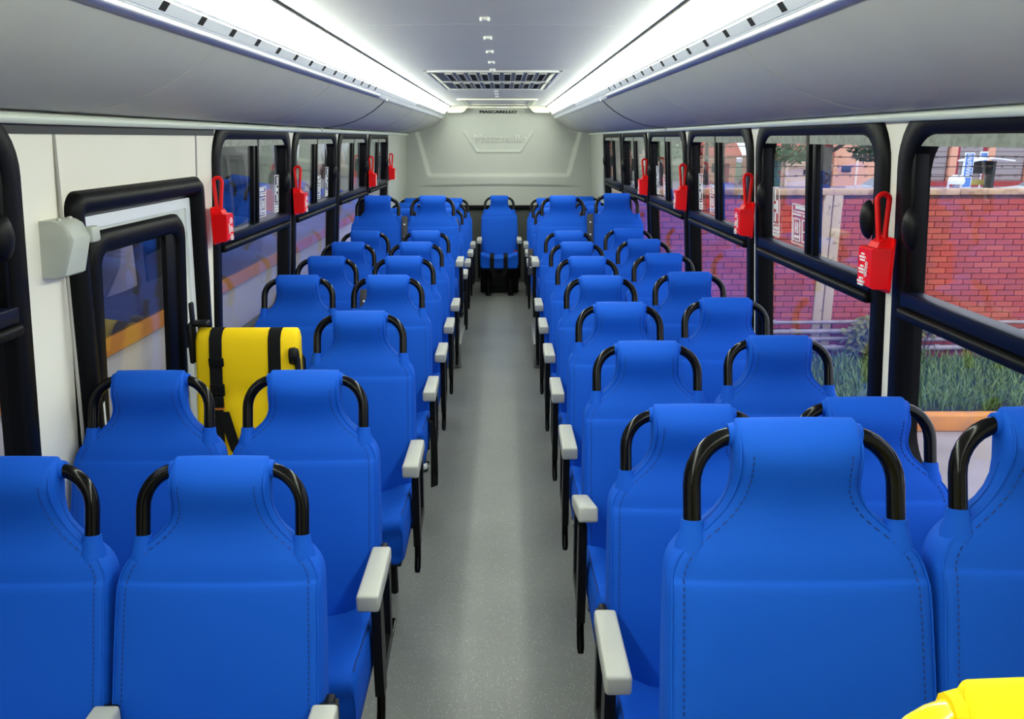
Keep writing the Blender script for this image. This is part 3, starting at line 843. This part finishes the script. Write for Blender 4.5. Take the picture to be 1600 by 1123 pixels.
for x, zs in ((-.118, .60), (.118, .55)):
    bm = NB(); rings = []
    for y, z in [(fy(zs) - .006, zs), (fy(.75) - .008, .75), (fy(.9) - .006, .90), (fy(1.0) - .006, 1.0), (fy(1.05) - .001, 1.055), (fy(1.07) + .018, 1.079), (fy(1.08) + .045, 1.0875), (fy(1.08) + .075, 1.080), (fy(1.07) + .108, 1.05), (fy(1.0) + .125, .95)]:
        rings.append([(x - .025, y, z), (x + .025, y, z), (x + .025, y + .004, z - .002), (x - .025, y + .004, z - .002)])
    loft(bm, rings); st = tp('shoulder_strap', bm, 'black_web')
    bm = NB(); zz = .86 if x < 0 else .74
    box(bm, (x + .008, fy(zz) - .016, zz), (.058, .018, .05), .006); box(bm, (x + .01, fy(zz) - .026, zz - .045), (.046, .014, .045), .005)
    finish('strap_buckle', bm, 'black_metal', st)
    if x < 0:
        bm = NB(); box(bm, (x + .012, fy(zz) - .020, zz - .074), (.040, .006, .010), .002); finish('orange_tag', bm, 'orange_tag', st)
        bm = NB(); box(bm, (x + .004, fy(.965) - .010, .965), (.060, .012, .035), .004); finish('strap_slider', bm, 'black_metal', st)
bm = NB(); rings = []
for y, z, x in ((fy(.76) - .012, .775, -.09), (fy(.7) - .014, .70, -.068), (fy(.62) - .014, .63, -.045), (fy(.55) - .014, .55, 0), (fy(.50) - .014, .50, .03)):
    rings.append([(x - .022, y, z), (x + .022, y, z), (x + .022, y + .004, z), (x - .022, y + .004, z)])
loft(bm, rings); tp('lap_strap', bm, 'black_web')
for s in (-1, 1):
    bm = NB(); tube(bm, [(s * .19, .05, .03), (s * .20, .08, .45), (s * .205, .14, .95), (s * .17, .165, 1.0), (0, .168, 1.005)], .014, 10); tp('frame_tube', bm, 'black_gloss')
    bm = NB(); tube(bm, [(s * .16, -.36, .03), (s * .165, -.34, .38)], .014, 8); tp('leg', bm, 'black_gloss')
bm = NB(); rings = [[(.188 + xx, .05 + rr * .7 * math.cos(2 * math.pi * k / 12), .985 + rr * math.sin(2 * math.pi * k / 12)) for k in range(12)] for xx, rr in ((-.01, .032), (.012, .036), (.024, .030), (.028, .012))]
loft(bm, rings); box(bm, (.208, .055, .91), (.016, .04, .13), .006); tp('pivot_knob', bm, 'black_metal')
bm = NB(); box(bm, (-.222, .09, 1.03), (.020, .06, .16), .008); box(bm, (-.19, .10, 1.105), (.075, .05, .022), .009); box(bm, (-.214, .09, 1.13), (.014, .03, .12), .005); tp('wall_catch', bm, 'black_metal')

# ------------------------------------------------------------------ red escape hammer boxes on the window pillars
def hammer(side, y, label, zc=1.44):
    x = XM + side * (hw(zc) - .032)
    t = thing('escape_hammer_box', label, 'hammer box', (x, y, zc - .085), 'red escape hammer boxes on the window pillars')
    t.scale = (.94, .94, .94)
    d = -side                                             # towards the aisle
    bm = NB()
    # back plate and tapering body
    plate(bm, -.055, .055, 0, .165, .012, 0, d * .006)
    rings = [[(d * .004, -.05, z), (d * w, -.046, z), (d * w, .046, z), (d * .004, .05, z)] for z, w in ((.012, .050), (.02, .060), (.128, .066), (.134, .060))]
    loft(bm, rings)
    body = finish('body', bm, 'red_plastic', t, 30)
    bm = NB(); rings = [[(d * .006, -.030 - k * .006, z), (d * w, -.026 - k * .004, z), (d * w, .026 + k * .004, z), (d * .006, .030 + k * .006, z)] for k, (z, w) in enumerate(((.160, .024), (.150, .038), (.132, .046)))]
    loft(bm, rings); finish('hammer_head', bm, 'red_plastic', t, 30)
    bm = NB(); P = []
    for k in range(13):
        a = math.pi * k / 12; P.append((d * (.022 + .0185 * math.cos(a)), .012, .272 + .0185 * math.sin(a)))
    P = [(d * .029, -.004, .148)] + P + [(d * .013, -.004, .148)]
    tube(bm, P, .0082, 8); finish('hammer_handle', bm, 'red_plastic', t, 60)
    bm = NB()
    for g in range(3):
        for k, ww in enumerate((.022, .044, .034)):
            zz = .112 - g * .037 - k * .0095
            span(bm, d * .0615, d * .0665, .012 - ww / 2, .012 + ww / 2, zz - .0028, zz + .0028)
    P = [(d * .067, -.022 + .007 * math.sin(4 * math.pi * k / 24), .092 - .045 * k / 24) for k in range(25)]
    tube(bm, P, .0016, 4)
    P = [(d * .067, -.022 - .007 * math.sin(4 * math.pi * k / 24), .092 - .045 * k / 24) for k in range(25)]
    tube(bm, P, .0016, 4)
    finish('lettering', bm, 'white_print', body, 0)
    return t
for k, y in enumerate((2.355, 3.695, 5.065, 6.455)):
    hammer(1, y, 'red escape hammer box on the %s window pillar of the brick wall side' % ORD[k], 1.462)
for y, l in ((3.545, 'red escape hammer box on the cream wall just past the door'), (4.935, 'red escape hammer box on the second window pillar of the door side'),
             (7.705, 'red escape hammer box on the door side, second from the rear wall'), (9.06, 'red escape hammer box on the door side, beside the rear wall')):
    hammer(-1, y, l, 1.455)

# grey release box on the cream wall
G = thing('door_release_box', 'light grey plastic release box on the cream wall before the door', 'box', (XM - hw(1.43), 2.30, 1.435))
bm = NB(); rings = []
for z, d0, d1 in ((0, .05, .056), (.006, .060, .066), (.10, .094, .092), (.140, .080, .076), (.150, .062, .060), (.153, .05, .05)):
    rings.append([(0, -.060, z), (d0 - .010, -.058, z), (d0, -.050, z), (d1, .046, z), (d1 - .010, .056, z), (0, .058, z)])
loft(bm, rings); finish('cover', bm, 'box_plastic', G, 40)
bm = NB(); box(bm, (.085, .072, .105), (.028, .05, .045), .008); box(bm, (.06, .078, .105), (.05, .03, .02), .006); finish('catch', bm, 'box_plastic', G)
for yl in (-.03, .03): finish('lug', box(NB(), (.050, yl, .152), (.010, .016, .012), .003), 'box_plastic', G)

# ------------------------------------------------------------------ outside: ground, kerb, brick wall
GZ = -1.36
struct(finish('street', span(NB(), -30, 60, -30, 9.0, GZ - .2, GZ), 'street', smooth=0))
struct(finish('ground', span(NB(), -30, 60, 9.0, 11.62, GZ - .2, GZ + .10), 'soil', smooth=0))
struct(finish('road', span(NB(), -60, 90, 11.6, 140, GZ - .2, GZ), 'street_far', smooth=0))
K = thing('kerb', 'long orange painted concrete kerb in front of the grass strip', 'kerb', (5.5, 8.85, GZ))
x = 1.6
while x < 9.4:
    bm = NB(); span(bm, x - 5.5, x + .985 - 5.5, -.13, .05, 0, .19 + random.uniform(-.006, .006), .02); finish('kerb_stone', bm, 'curb_paint', K); x += 1.0

BW = thing('brick_wall', 'red brick wall with a beige coping beyond the grass strip', 'wall', (5.0, 11.7, GZ))
def bp(name, bm, m, smooth=35):
    for v in bm.verts: v.co -= Vector((5.0, 11.7, GZ))
    return finish(name, bm, m, BW, smooth)
bp('mortar_core', span(NB(), 1.45, 9.2, 11.708, 11.86, GZ, 1.06), 'mortar', 0)
x = 1.45
while x < 9.1:
    bp('coping_stone', span(NB(), x, min(x + .97, 9.2), 11.655, 11.92, 1.045 + random.uniform(-.004, .004), 1.125, .012), 'coping'); x += .975
bp('footing', span(NB(), 1.45, 9.2, 11.66, 11.72, GZ, -1.18, .01), 'foundation')
for a, b in ((4.435, 4.560), (4.575, 4.705)):
    bp('concrete_post', span(NB(), a, b, 11.66, 11.9, GZ, 1.05, .012), 'post_concrete')
bl, bh, mj = .254, .0805, .009
meshes = []
for k in range(4):
    bm = NB(); box(bm, (0, .012, 0), (bl - mj, .024, bh - mj), .004, 1)
    me = bpy.data.meshes.new('brick'); bm.to_mesh(me); bm.free(); me.materials.append(M['brick_%d' % k]); meshes.append(me)
rest = {k: NB() for k in range(4)}
cells = []
row = 0; z = -1.18 + bh / 2
while z < 1.03:
    off = (row % 2) * bl / 2 + random.uniform(-.02, .02)
    x = 1.45 + bl / 2 - off
    while x < 9.15:
        if x - bl / 2 > 1.40 and not (4.435 - bl / 2 < x < 4.705 + bl / 2):
            cells.append((x, z))
        x += bl
    for a, b in ((1.45, 4.435), (4.705, 9.15)):                     # cut bricks closing each course against the posts
        xs = [c[0] for c in cells if c[1] == z and a < c[0] < b]
        if xs:
            for u, v in ((a, min(xs) - bl / 2), (max(xs) + bl / 2, b)):
                if v - u > .03: box(rest[row % 4], ((u + v) / 2, 11.70, z), (v - u - mj, .024, bh - mj), .004, 1)
    row += 1; z += bh
def rank(c):
    x, z = c
    if x > 5.72 and x < 7.75: return 0 if z > -.85 else 2
    if 3.72 < x < 5.35 and z > .25: return 1
    return 3
cells.sort(key=lambda c: (rank(c), -c[1]))
n_ind = 0
for x, z in cells:
    k = random.randrange(4)
    yy = 11.688 + random.uniform(-.003, .004)
    if rank((x, z)) < 3 and n_ind < 298:
        o = bpy.data.objects.new('brick', meshes[k]); COL.objects.link(o); o.parent = BW
        o.location = (x - 5.0, yy - 11.7, z - GZ); o.rotation_euler = (0, random.uniform(-.008, .008), 0); n_ind += 1
    else:
        box(rest[k], (x, yy + .012, z), (bl - mj, .024, bh - mj), .004, 1)
for k in range(4): stuff(bp('bricks', rest[k], 'brick_%d' % k, 0))

for i, z in enumerate((1.30, 1.425, 1.555, 1.69)):
    bm = NB()
    P = [(1.5 + .55 * k, 11.79, z + .012 * math.sin(k * 1.3 + i)) for k in range(15)]
    tube(bm, P, .006, 5)
    for k in range(40):
        xx = 1.6 + .19 * k + random.uniform(-.03, .03)
        for a in (-1, 1): tube(bm, [(xx - .018, 11.79, z - .018 * a), (xx + .018, 11.79, z + .018 * a)], .0035, 4)
    tag(finish('barbed_wire', bm, 'wire_rust'), '%s strand of rusty barbed wire above the brick wall coping' % ['lowest', 'second lowest', 'second highest', 'highest'][i], 'wire', 'barbed wire strands')
for i, (z, r_) in enumerate(((-.735, .026), (-.875, .036), (-.985, .030), (-1.115, .040))):
    bm = NB(); tube(bm, [(1.6 + .5 * k, 11.60, z + .006 * math.sin(k + i)) for k in range(16)], r_, 10)
    for k in range(5): tube(bm, [(2.3 + 1.5 * k + .3 * i, 11.60, z), (2.38 + 1.5 * k + .3 * i, 11.60, z)], r_ + .01, 10)
    tag(finish('conduit_pipe', bm, 'pipe_pvc', smooth=60), 'grey pipe along the foot of the brick wall, %s of four' % ['topmost', 'second from the top', 'third from the top', 'lowest'][i], 'pipe', 'pipes along the brick wall')

# grass: blades nobody could count
b_ = NB()
for k in range(9000):
    x, y = random.uniform(1.9, 8.6), random.uniform(9.12, 11.38)
    h = random.uniform(.08, .26); a = random.uniform(0, 6.28); l = random.uniform(.03, .18); w = random.uniform(.006, .012)
    dx, dy = math.cos(a), math.sin(a)
    z0 = GZ + .09
    p = [(x - dy * w, y + dx * w, z0), (x + dy * w, y - dx * w, z0), (x + dx * l * .4 + dy * w * .7, y + dy * l * .4 - dx * w * .7, z0 + h * .7), (x + dx * l * .4 - dy * w * .7, y + dy * l * .4 + dx * w * .7, z0 + h * .7), (x + dx * l, y + dy * l, z0 + h)]
    v = [b_.verts.new(q_) for q_ in p]
    b_.faces.new((v[0], v[1], v[2], v[3])); b_.faces.new((v[3], v[2], v[4]))
stuff(tag(finish('grass', b_, 'grass_a', smooth=0), 'green grass growing between the kerb and the brick wall', 'grass'))

def leaf_cloud(bm, c, rad, n, size, seed):
    rng = random.Random(seed)
    for k in range(n):
        while True:
            p = Vector((rng.uniform(-1, 1), rng.uniform(-1, 1), rng.uniform(-1, 1)))
            if p.length < 1: break
        p = Vector((c[0] + p.x * rad[0], c[1] + p.y * rad[1], c[2] + p.z * rad[2]))
        a = Vector((rng.uniform(-1, 1), rng.uniform(-1, 1), rng.uniform(-1, .4))).normalized(); b = a.orthogonal().normalized()
        s = size * rng.uniform(.6, 1.3)
        v = [bm.verts.new(p), bm.verts.new(p + a * s * .5 + b * s * .25), bm.verts.new(p + a * s), bm.verts.new(p + a * s * .5 - b * s * .25)]
        bm.faces.new(v)
    return bm
for i, (c, rad, lab) in enumerate((((5.20, 11.35, -.88), (.42, .2, .34), 'olive weed bush growing against the pipes at the brick wall'), ((5.95, 11.45, -.62), (.22, .15, .28), 'small dry weed tuft beside the window pillar at the brick wall'))):
    t = thing('weed_bush', lab, 'bush', (c[0], c[1], GZ + .1))
    bm = leaf_cloud(NB(), (0, 0, c[2] - GZ - .1), rad, 420 if i == 0 else 160, .13, 11 + i); finish('foliage', bm, 'weed', t, 0)
    bm = NB()
    for k in range(5): tube(bm, [(0, 0, -.02), (math.cos(k * 1.3) * .12, 0, .25), (math.cos(k * 1.3) * .25, 0, c[2] - GZ - .05)], .006, 5)
    finish('stem', bm, 'bark', t)

# ------------------------------------------------------------------ across the road
def tree(x, y, h, rad, label, r0=.12, n=500, leaf=.3, ma='leaf_a', clumps=6, lean=0, paint=None, cz=None, seed=0):
    t = thing('tree', label, 'tree', (x, y, GZ))
    rng = random.Random(seed + 5)
    bm = NB(); tube(bm, [(0, 0, -.02), (lean * .3, 0, h * .3), (lean * .6, 0, h * .6), (lean, 0, h)], [r0 * 1.25, r0, r0 * .85, r0 * .55], 10); tr = finish('trunk', bm, 'bark', t, 60)
    if paint:
        bm = NB(); tube(bm, [(0, 0, paint[0]), (lean * .3, 0, paint[1])], [r0 * 1.28, r0 * 1.12], 10); finish('painted_band', bm, 'bark_paint', tr, 60)
    bm = NB()
    for k in range(clumps):
        a = rng.uniform(0, 6.28); q_ = rng.uniform(.2, .75)
        leaf_cloud(bm, (lean + math.cos(a) * rad * q_, math.sin(a) * rad * q_, (cz or h) + rng.uniform(-.35, .35) * rad), (rad * .55, rad * .55, rad * .42), n // clumps, leaf, seed * 31 + k)
    finish('foliage', bm, ma, t, 0)
    return t, tr
t, tr = tree(5.50, 14.6, 4.6, 1.5, 'dark street tree standing just behind the brick wall', .105, 900, .22, 'leaf_b', 9, .05, (1.6, 2.65), 4.9, 1)
bm = leaf_cloud(NB(), (-.62, -.1, 2.96), (.34, .3, .20), 260, .13, 77); finish('foliage', bm, 'leaf_a', t, 0)
bm = leaf_cloud(NB(), (.74, -.1, 2.97), (.34, .3, .17), 260, .13, 78); finish('foliage', bm, 'leaf_b', t, 0)
for s in (-1, 1):
    bm = NB(); tube(bm, [(.03, 0, 2.9), (s * .4, -.05, 3.15), (s * .8, -.1, 3.05)], [.04, .03, .012], 7); finish('branch', bm, 'bark', t, 60)

def building(name, label, x, y):
    return thing(name, label, 'building', (x, y, GZ))
def bpart(t, name, x0, x1, y0, y1, z0, z1, m, bev=0.0):
    return finish(name, span(NB(), x0, x1, y0, y1, z0, z1, bev), m, t, 35 if bev else 0)
# shuttered warehouse
B1 = building('warehouse', 'long grey shuttered warehouse with peach pillars across the road', 33.5, 58)
bpart(B1, 'wall', -6.4, 8, .3, 6, 0, 7.5, 'peach_wall')
for k, (a, b) in enumerate(((-6.3, -3.3), (-2.6, -.75), (-.1, 2.0), (2.7, 5.0), (5.7, 7.6))):
    sh = bpart(B1, 'roller_shutter', a, b, .05, .2, 0, 5.4, 'shutter')
    for j in range(14): finish('slat', span(NB(), a, b, 0, .07, j * .38 + .02, j * .38 + .36, .03, 1), 'shutter', sh)
for a in (-3.2, -.65, 2.1, 5.1): bpart(B1, 'pillar', a, a + .48, -.25, .3, 0, 6.2, 'peach_wall', .03)
for a in (-2.7, -.9): bpart(B1, 'downpipe', a, a + .2, -.1, .2, 0, 6.0, 'maroon', .03)
bpart(B1, 'plinth', -6.4, 8, -.5, .1, 0, .35, 'foundation')
bpart(B1, 'fascia', -6.4, 8, -.3, .4, 5.5, 6.3, 'peach_wall')
# peach shop with a tiled roof
B2 = building('shop', 'low peach shop with red tiled roof and black lettering across the road', 19.3, 58); B2.scale = (1, 1, .76)
bpart(B2, 'wall', -1.4, 2.9, 0, 6, 0, 2.6, 'cream_facade')
bpart(B2, 'sign_board', .0, 2.9, -.25, .05, 2.05, 2.75, 'cream_facade', .03)
bpart(B2, 'awning', .0, 2.9, -.7, .0, 1.75, 1.9, 'cream_facade', .03)
w_ = bpart(B2, 'window', 1.15, 1.65, -.06, .05, 1.02, 1.45, 'shelter_dark'); w_ = bpart(B2, 'window', 1.8, 2.85, -.06, .05, .85, 1.5, 'shelter_dark')
for k in range(4): finish('mullion', span(NB(), 1.95 + .28 * k, 2.0 + .28 * k, -.09, -.05, .88, 1.46), 'sign_white', w_, 0)
finish('mullion', span(NB(), 1.85, 2.8, -.09, -.05, 1.14, 1.18), 'sign_white', w_, 0)
bpart(B2, 'door', -1.0, -.4, -.05, .05, 0, 2.3, 'teal_door'); bpart(B2, 'pillar', -.2, .0, -.4, .1, 0, 2.6, 'cream_facade', .02)
bpart(B2, 'post', -1.35, -1.15, -.4, .0, 0, 2.4, 'maroon', .02)
bm = NB(); prism(bm, [(-.6, 2.75), (6.2, 4.6), (6.2, 4.75), (-.7, 2.9)], 0, -1.8, 2.95); finish('roof', bm, 'roof_tile', B2, 0)
bm = NB(); prism(bm, [(-1.1, 2.35), (.1, 2.75), (.1, 2.85), (-1.1, 2.45)], 0, -1.9, -.1); finish('porch_roof', bm, 'roof_tile', B2, 0)
text_mesh('DE TRANE', .36, .02, 'hole', 'lettering', B2, Vector((1.45, -.28, 2.52)), RX, 1.0, 0, .01)
# peach house
B3 = building('house', 'plain peach house with a flat front across the road behind the tree', 24.6, 58)
bpart(B3, 'wall', -2.1, .9, 0, 6, 0, 5.2, 'peach_wall'); bpart(B3, 'garage', .9, 1.9, .1, 5, 0, 3.0, 'shutter')
bpart(B3, 'corner_strip', -.6, -.45, -.08, .05, 0, 5.2, 'cream_facade'); bpart(B3, 'meter_box', -1.55, -.95, -.15, .0, .95, 1.35, 'shelter_dark', .02)
bm = NB(); prism(bm, [(-.5, 5.0), (6, 6.4), (6, 6.55), (-.6, 5.15)], 0, -2.15, 1.0); finish('roof', bm, 'roof_tile', B3, 0)
# small houses on the slope
for i, (x, y, w, h) in enumerate(((15.8, 62, 2.2, 1.9), (9.2, 70, 3.0, 2.4), (12.6, 76, 3.2, 4.6))):
    t = building('cottage', ['small peach cottage with red roof among the trees on the slope', 'wide peach cottage low on the slope at the far end', 'pale cottage high on the green slope'][i], x, y)
    bpart(t, 'wall', -w / 2, w / 2, 0, 3, 0, h, 'peach_wall' if i < 2 else 'cream_facade')
    bpart(t, 'window', -w * .3, -w * .1, -.05, .05, h * .4, h * .75, 'shelter_dark'); bpart(t, 'door', w * .1, w * .28, -.05, .05, 0, h * .75, 'maroon')
    bm = NB(); prism(bm, [(-.4, h), (1.5, h + .9), (3.4, h), (3.4, h + .12), (1.5, h + 1.05), (-.4, h + .12)], 0, -w / 2 - .3, w / 2 + .3); finish('roof', bm, 'roof_tile', t, 0)
# bus shelter, signs, payphone
BS = thing('bus_shelter', 'white curved roof bus shelter with yellow bench across the road', 'shelter', (23.15, 42.4, GZ)); BS.scale = (.83, .83, .83)
bm = NB(); A_ = [(-.15 + .155 * k, 2.55 + .16 * math.sin(math.pi * min(k, 12) / 16) - (0.0 if k < 13 else .02 * (k - 12))) for k in range(17)]
prism(bm, A_ + [(x, z - .08) for x, z in A_[::-1]], 1, -.9, .9) if False else loft(bm, [[(x, y, z) for x, z in A_ + [(x, z - .08) for x, z in A_[::-1]]] for y in (-.9, .9)])
finish('roof', bm, 'shelter_white', BS, 40)
bpart(BS, 'back_panel', -.05, 1.55, .5, .58, 1.75, 2.5, 'shelter_dark'); bpart(BS, 'side_panel', 1.45, 1.62, -.2, .6, .1, 2.5, 'shelter_dark')
for a in (-.05, 1.68): bpart(BS, 'post', a, a + .1, .4, .5, 0, 2.55, 'shelter_white', .01)
bpart(BS, 'bench', -.3, 1.4, .0, .45, .72, .82, 'bench_yellow', .02); bpart(BS, 'bench_back', -.3, 1.4, .42, .5, 1.08, 1.40, 'bench_yellow', .02)
for a in (.0, .65, 1.25): bpart(BS, 'bench_leg', a, a + .06, .1, .4, 0, .72, 'shelter_white')
SG = thing('street_sign', 'tall narrow blue and white panel sign standing left of the bus shelter'.replace('left of', 'beside'), 'sign', (22.7, 41.5, GZ)); SG.scale = (.72, .72, .91)
bpart(SG, 'panel', -.32, .32, -.05, .05, .02, 2.75, 'sign_white', .01); bpart(SG, 'lower_field', -.26, .26, -.07, -.04, .95, 1.45, 'sign_blue'); bpart(SG, 'upper_field', -.26, .26, -.065, -.04, 1.5, 2.7, 'sign_blue')
bm = NB()
for k in range(7):
    z = 1.54 + k * .165; s_ = random.choice((-1, 1))
    span(bm, -.16, .16, -.085, -.06, z, z + .05); span(bm, s_ * .16, s_ * .10, -.085, -.06, z, z + .13); span(bm, -.12, .12, -.085, -.06, z + .09, z + .125)
finish('lettering', bm, 'sign_white', SG, 0)
S2 = thing('square_sign', 'square blue sign with white border on a post behind the bus shelter', 'sign', (24.9, 44.2, GZ)); S2.scale = (.75, .75, .88)
bpart(S2, 'post', -.04, .04, -.04, .04, 0, 2.3, 'shelter_white'); bpart(S2, 'border', -.28, .28, -.06, 0, 2.2, 2.85, 'sign_white', .01); bpart(S2, 'face', -.22, .22, -.08, -.05, 2.27, 2.78, 'sign_blue')
PH = thing('payphone', 'white hooded payphone on a thin post beside the tall blue sign', 'payphone', (21.95, 41.0, GZ))
bm = NB(); rings = [[(rr * math.cos(2 * math.pi * k / 14), rr * .8 * math.sin(2 * math.pi * k / 14), z) for k in range(14)] for z, rr in ((1.02, .36), (1.2, .40), (1.36, .34), (1.45, .2), (1.47, .05))]
loft(bm, rings); finish('hood', bm, 'shelter_white', PH, 50); bpart(PH, 'post', -.34, -.26, .1, .18, 0, 1.2, 'shelter_white'); bpart(PH, 'telephone', -.12, .12, -.1, .1, .75, 1.05, 'car_paint', .03)

def car(label, x, y, m, rz=0.0):
    t = thing('car', label, 'car', (x, y, GZ), None, rz)
    bm = NB(); rings = []
    for xx, zt, w in ((-2.0, .62, .72), (-1.9, .78, .80), (-1.0, .88, .84), (1.3, .90, .84), (1.95, .82, .80), (2.05, .6, .72)):
        rings.append([(xx, -w, .28), (xx, -w - .02, .55), (xx, -w + .05, zt), (xx, w - .05, zt), (xx, w + .02, .55), (xx, w, .28)])
    loft(bm, rings); b = finish('body', bm, m, t, 50)
    bm = NB(); rings = [[(x0, -.72, .86), (x0 + dx, -.58, 1.36), (x0 + dx, .58, 1.36), (x0, .72, .86)] for x0, dx in ((-1.15, .75), (1.5, -.55))]
    loft(bm, rings); finish('windows', bm, 'coach_glass', t, 30)
    bm = NB(); box(bm, (.12, 0, 1.39), (1.45, 1.16, .06), .025); finish('roof', bm, m, t)
    for wx in (-1.25, 1.25):
        for s in (-1, 1):
            bm = NB(); tube(bm, [(wx, s * .70, .31), (wx, s * .86, .31)], .31, 16); w_ = finish('wheel', bm, 'tyre', t, 40)
            bm = NB(); tube(bm, [(wx, s * .855, .31), (wx, s * .875, .31)], .18, 12); finish('hub_cap', bm, 'aluminium', w_, 40)
    return t
car('grey car parked in front of the peach house across the road', 19.6, 43, 'car_paint')
car('white car parked just past the bus shelter across the road', 27.1, 42, 'car_white')

# green slope with trees at the far end
bm = NB(); gx, gyn = 40, 16; g = []
for j in range(gyn + 1):
    r_ = []
    for i in range(gx + 1):
        x = -30 + 54 * i / gx; y = 66 + 50 * j / gyn
        hgt = 9 * sstep(0, 1, j / gyn) * (1 - .75 * sstep(4, 20, x)) + .25 * math.sin(x * .9 + y * .3)
        r_.append(bm.verts.new((x, y, GZ + .05 + max(0, hgt * (j > 0)))))
    g.append(r_)
for j in range(gyn):
    for i in range(gx): bm.faces.new((g[j][i], g[j][i + 1], g[j + 1][i + 1], g[j + 1][i]))
struct(finish('hill', bm, 'hill_green', smooth=60))
for i, (x, y, h, rad, la) in enumerate(((14.3, 60, 3.6, 1.7, 'broad round tree at the edge of the slope beside the small cottage'), (10.9, 59, 2.6, 1.3, 'low round tree on the slope in front of the far cottages'),
        (8.2, 62, 3.0, 1.8, 'bushy tree at the far end close to the bus rear corner'), (17.6, 67, 5.2, 1.5, 'tall slim tree behind the red tiled shop'), (12.9, 66, 3.4, 1.6, 'dense tree halfway up the green slope'), (10.0, 66, 4.6, 1.4, 'tall tree at the crest of the green slope'))):
    tree(x, y, h, rad, la, .15, 700, .42, 'leaf_a' if i % 2 else 'hill_green', 8, .1 * (i % 3 - 1), None, None, 20 + i)

# ------------------------------------------------------------------ the other bus standing close by on the door side
NBU = thing('coach', 'white bus with navy upper body and orange stripe parked close beside the door', 'bus', (-2.1, 5.0, GZ))
def cp(name, bm, m, smooth=35, parent=None):
    for v in bm.verts: v.co -= Vector((-2.1, 5.0, GZ))
    return finish(name, bm, m, parent or NBU, smooth)
cp('lower_body', span(NB(), -4.6, -2.105, -1.5, 15.0, -1.0, .68, .04), 'coach_white')
cp('upper_body', span(NB(), -4.6, -2.105, -1.5, 15.0, .68, 2.05, .08), 'coach_navy')
cp('stripe', span(NB(), -2.12, -2.095, -1.48, 7.9, .685, .778), 'coach_orange', 0)
cp('stripe', span(NB(), -2.12, -2.095, 7.9, 14.9, .685, .778), 'coach_red', 0)
for k in range(10):
    y = -1.2 + 1.52 * k
    f_ = cp('window', span(NB(), -2.12, -2.098, y, y + 1.38, .98, 1.80, .01), 'coach_glass')
    cp('window_divider', span(NB(), -2.11, -2.092, y + .66, y + .70, .99, 1.79), 'black_rubber', 0, f_) if False else None
for y in (.6, 11.4):
    bm = NB(); tube(bm, [(-2.35, y, GZ + .5), (-2.09, y, GZ + .5)], .5, 24); cp('wheel', bm, 'tyre', 40)
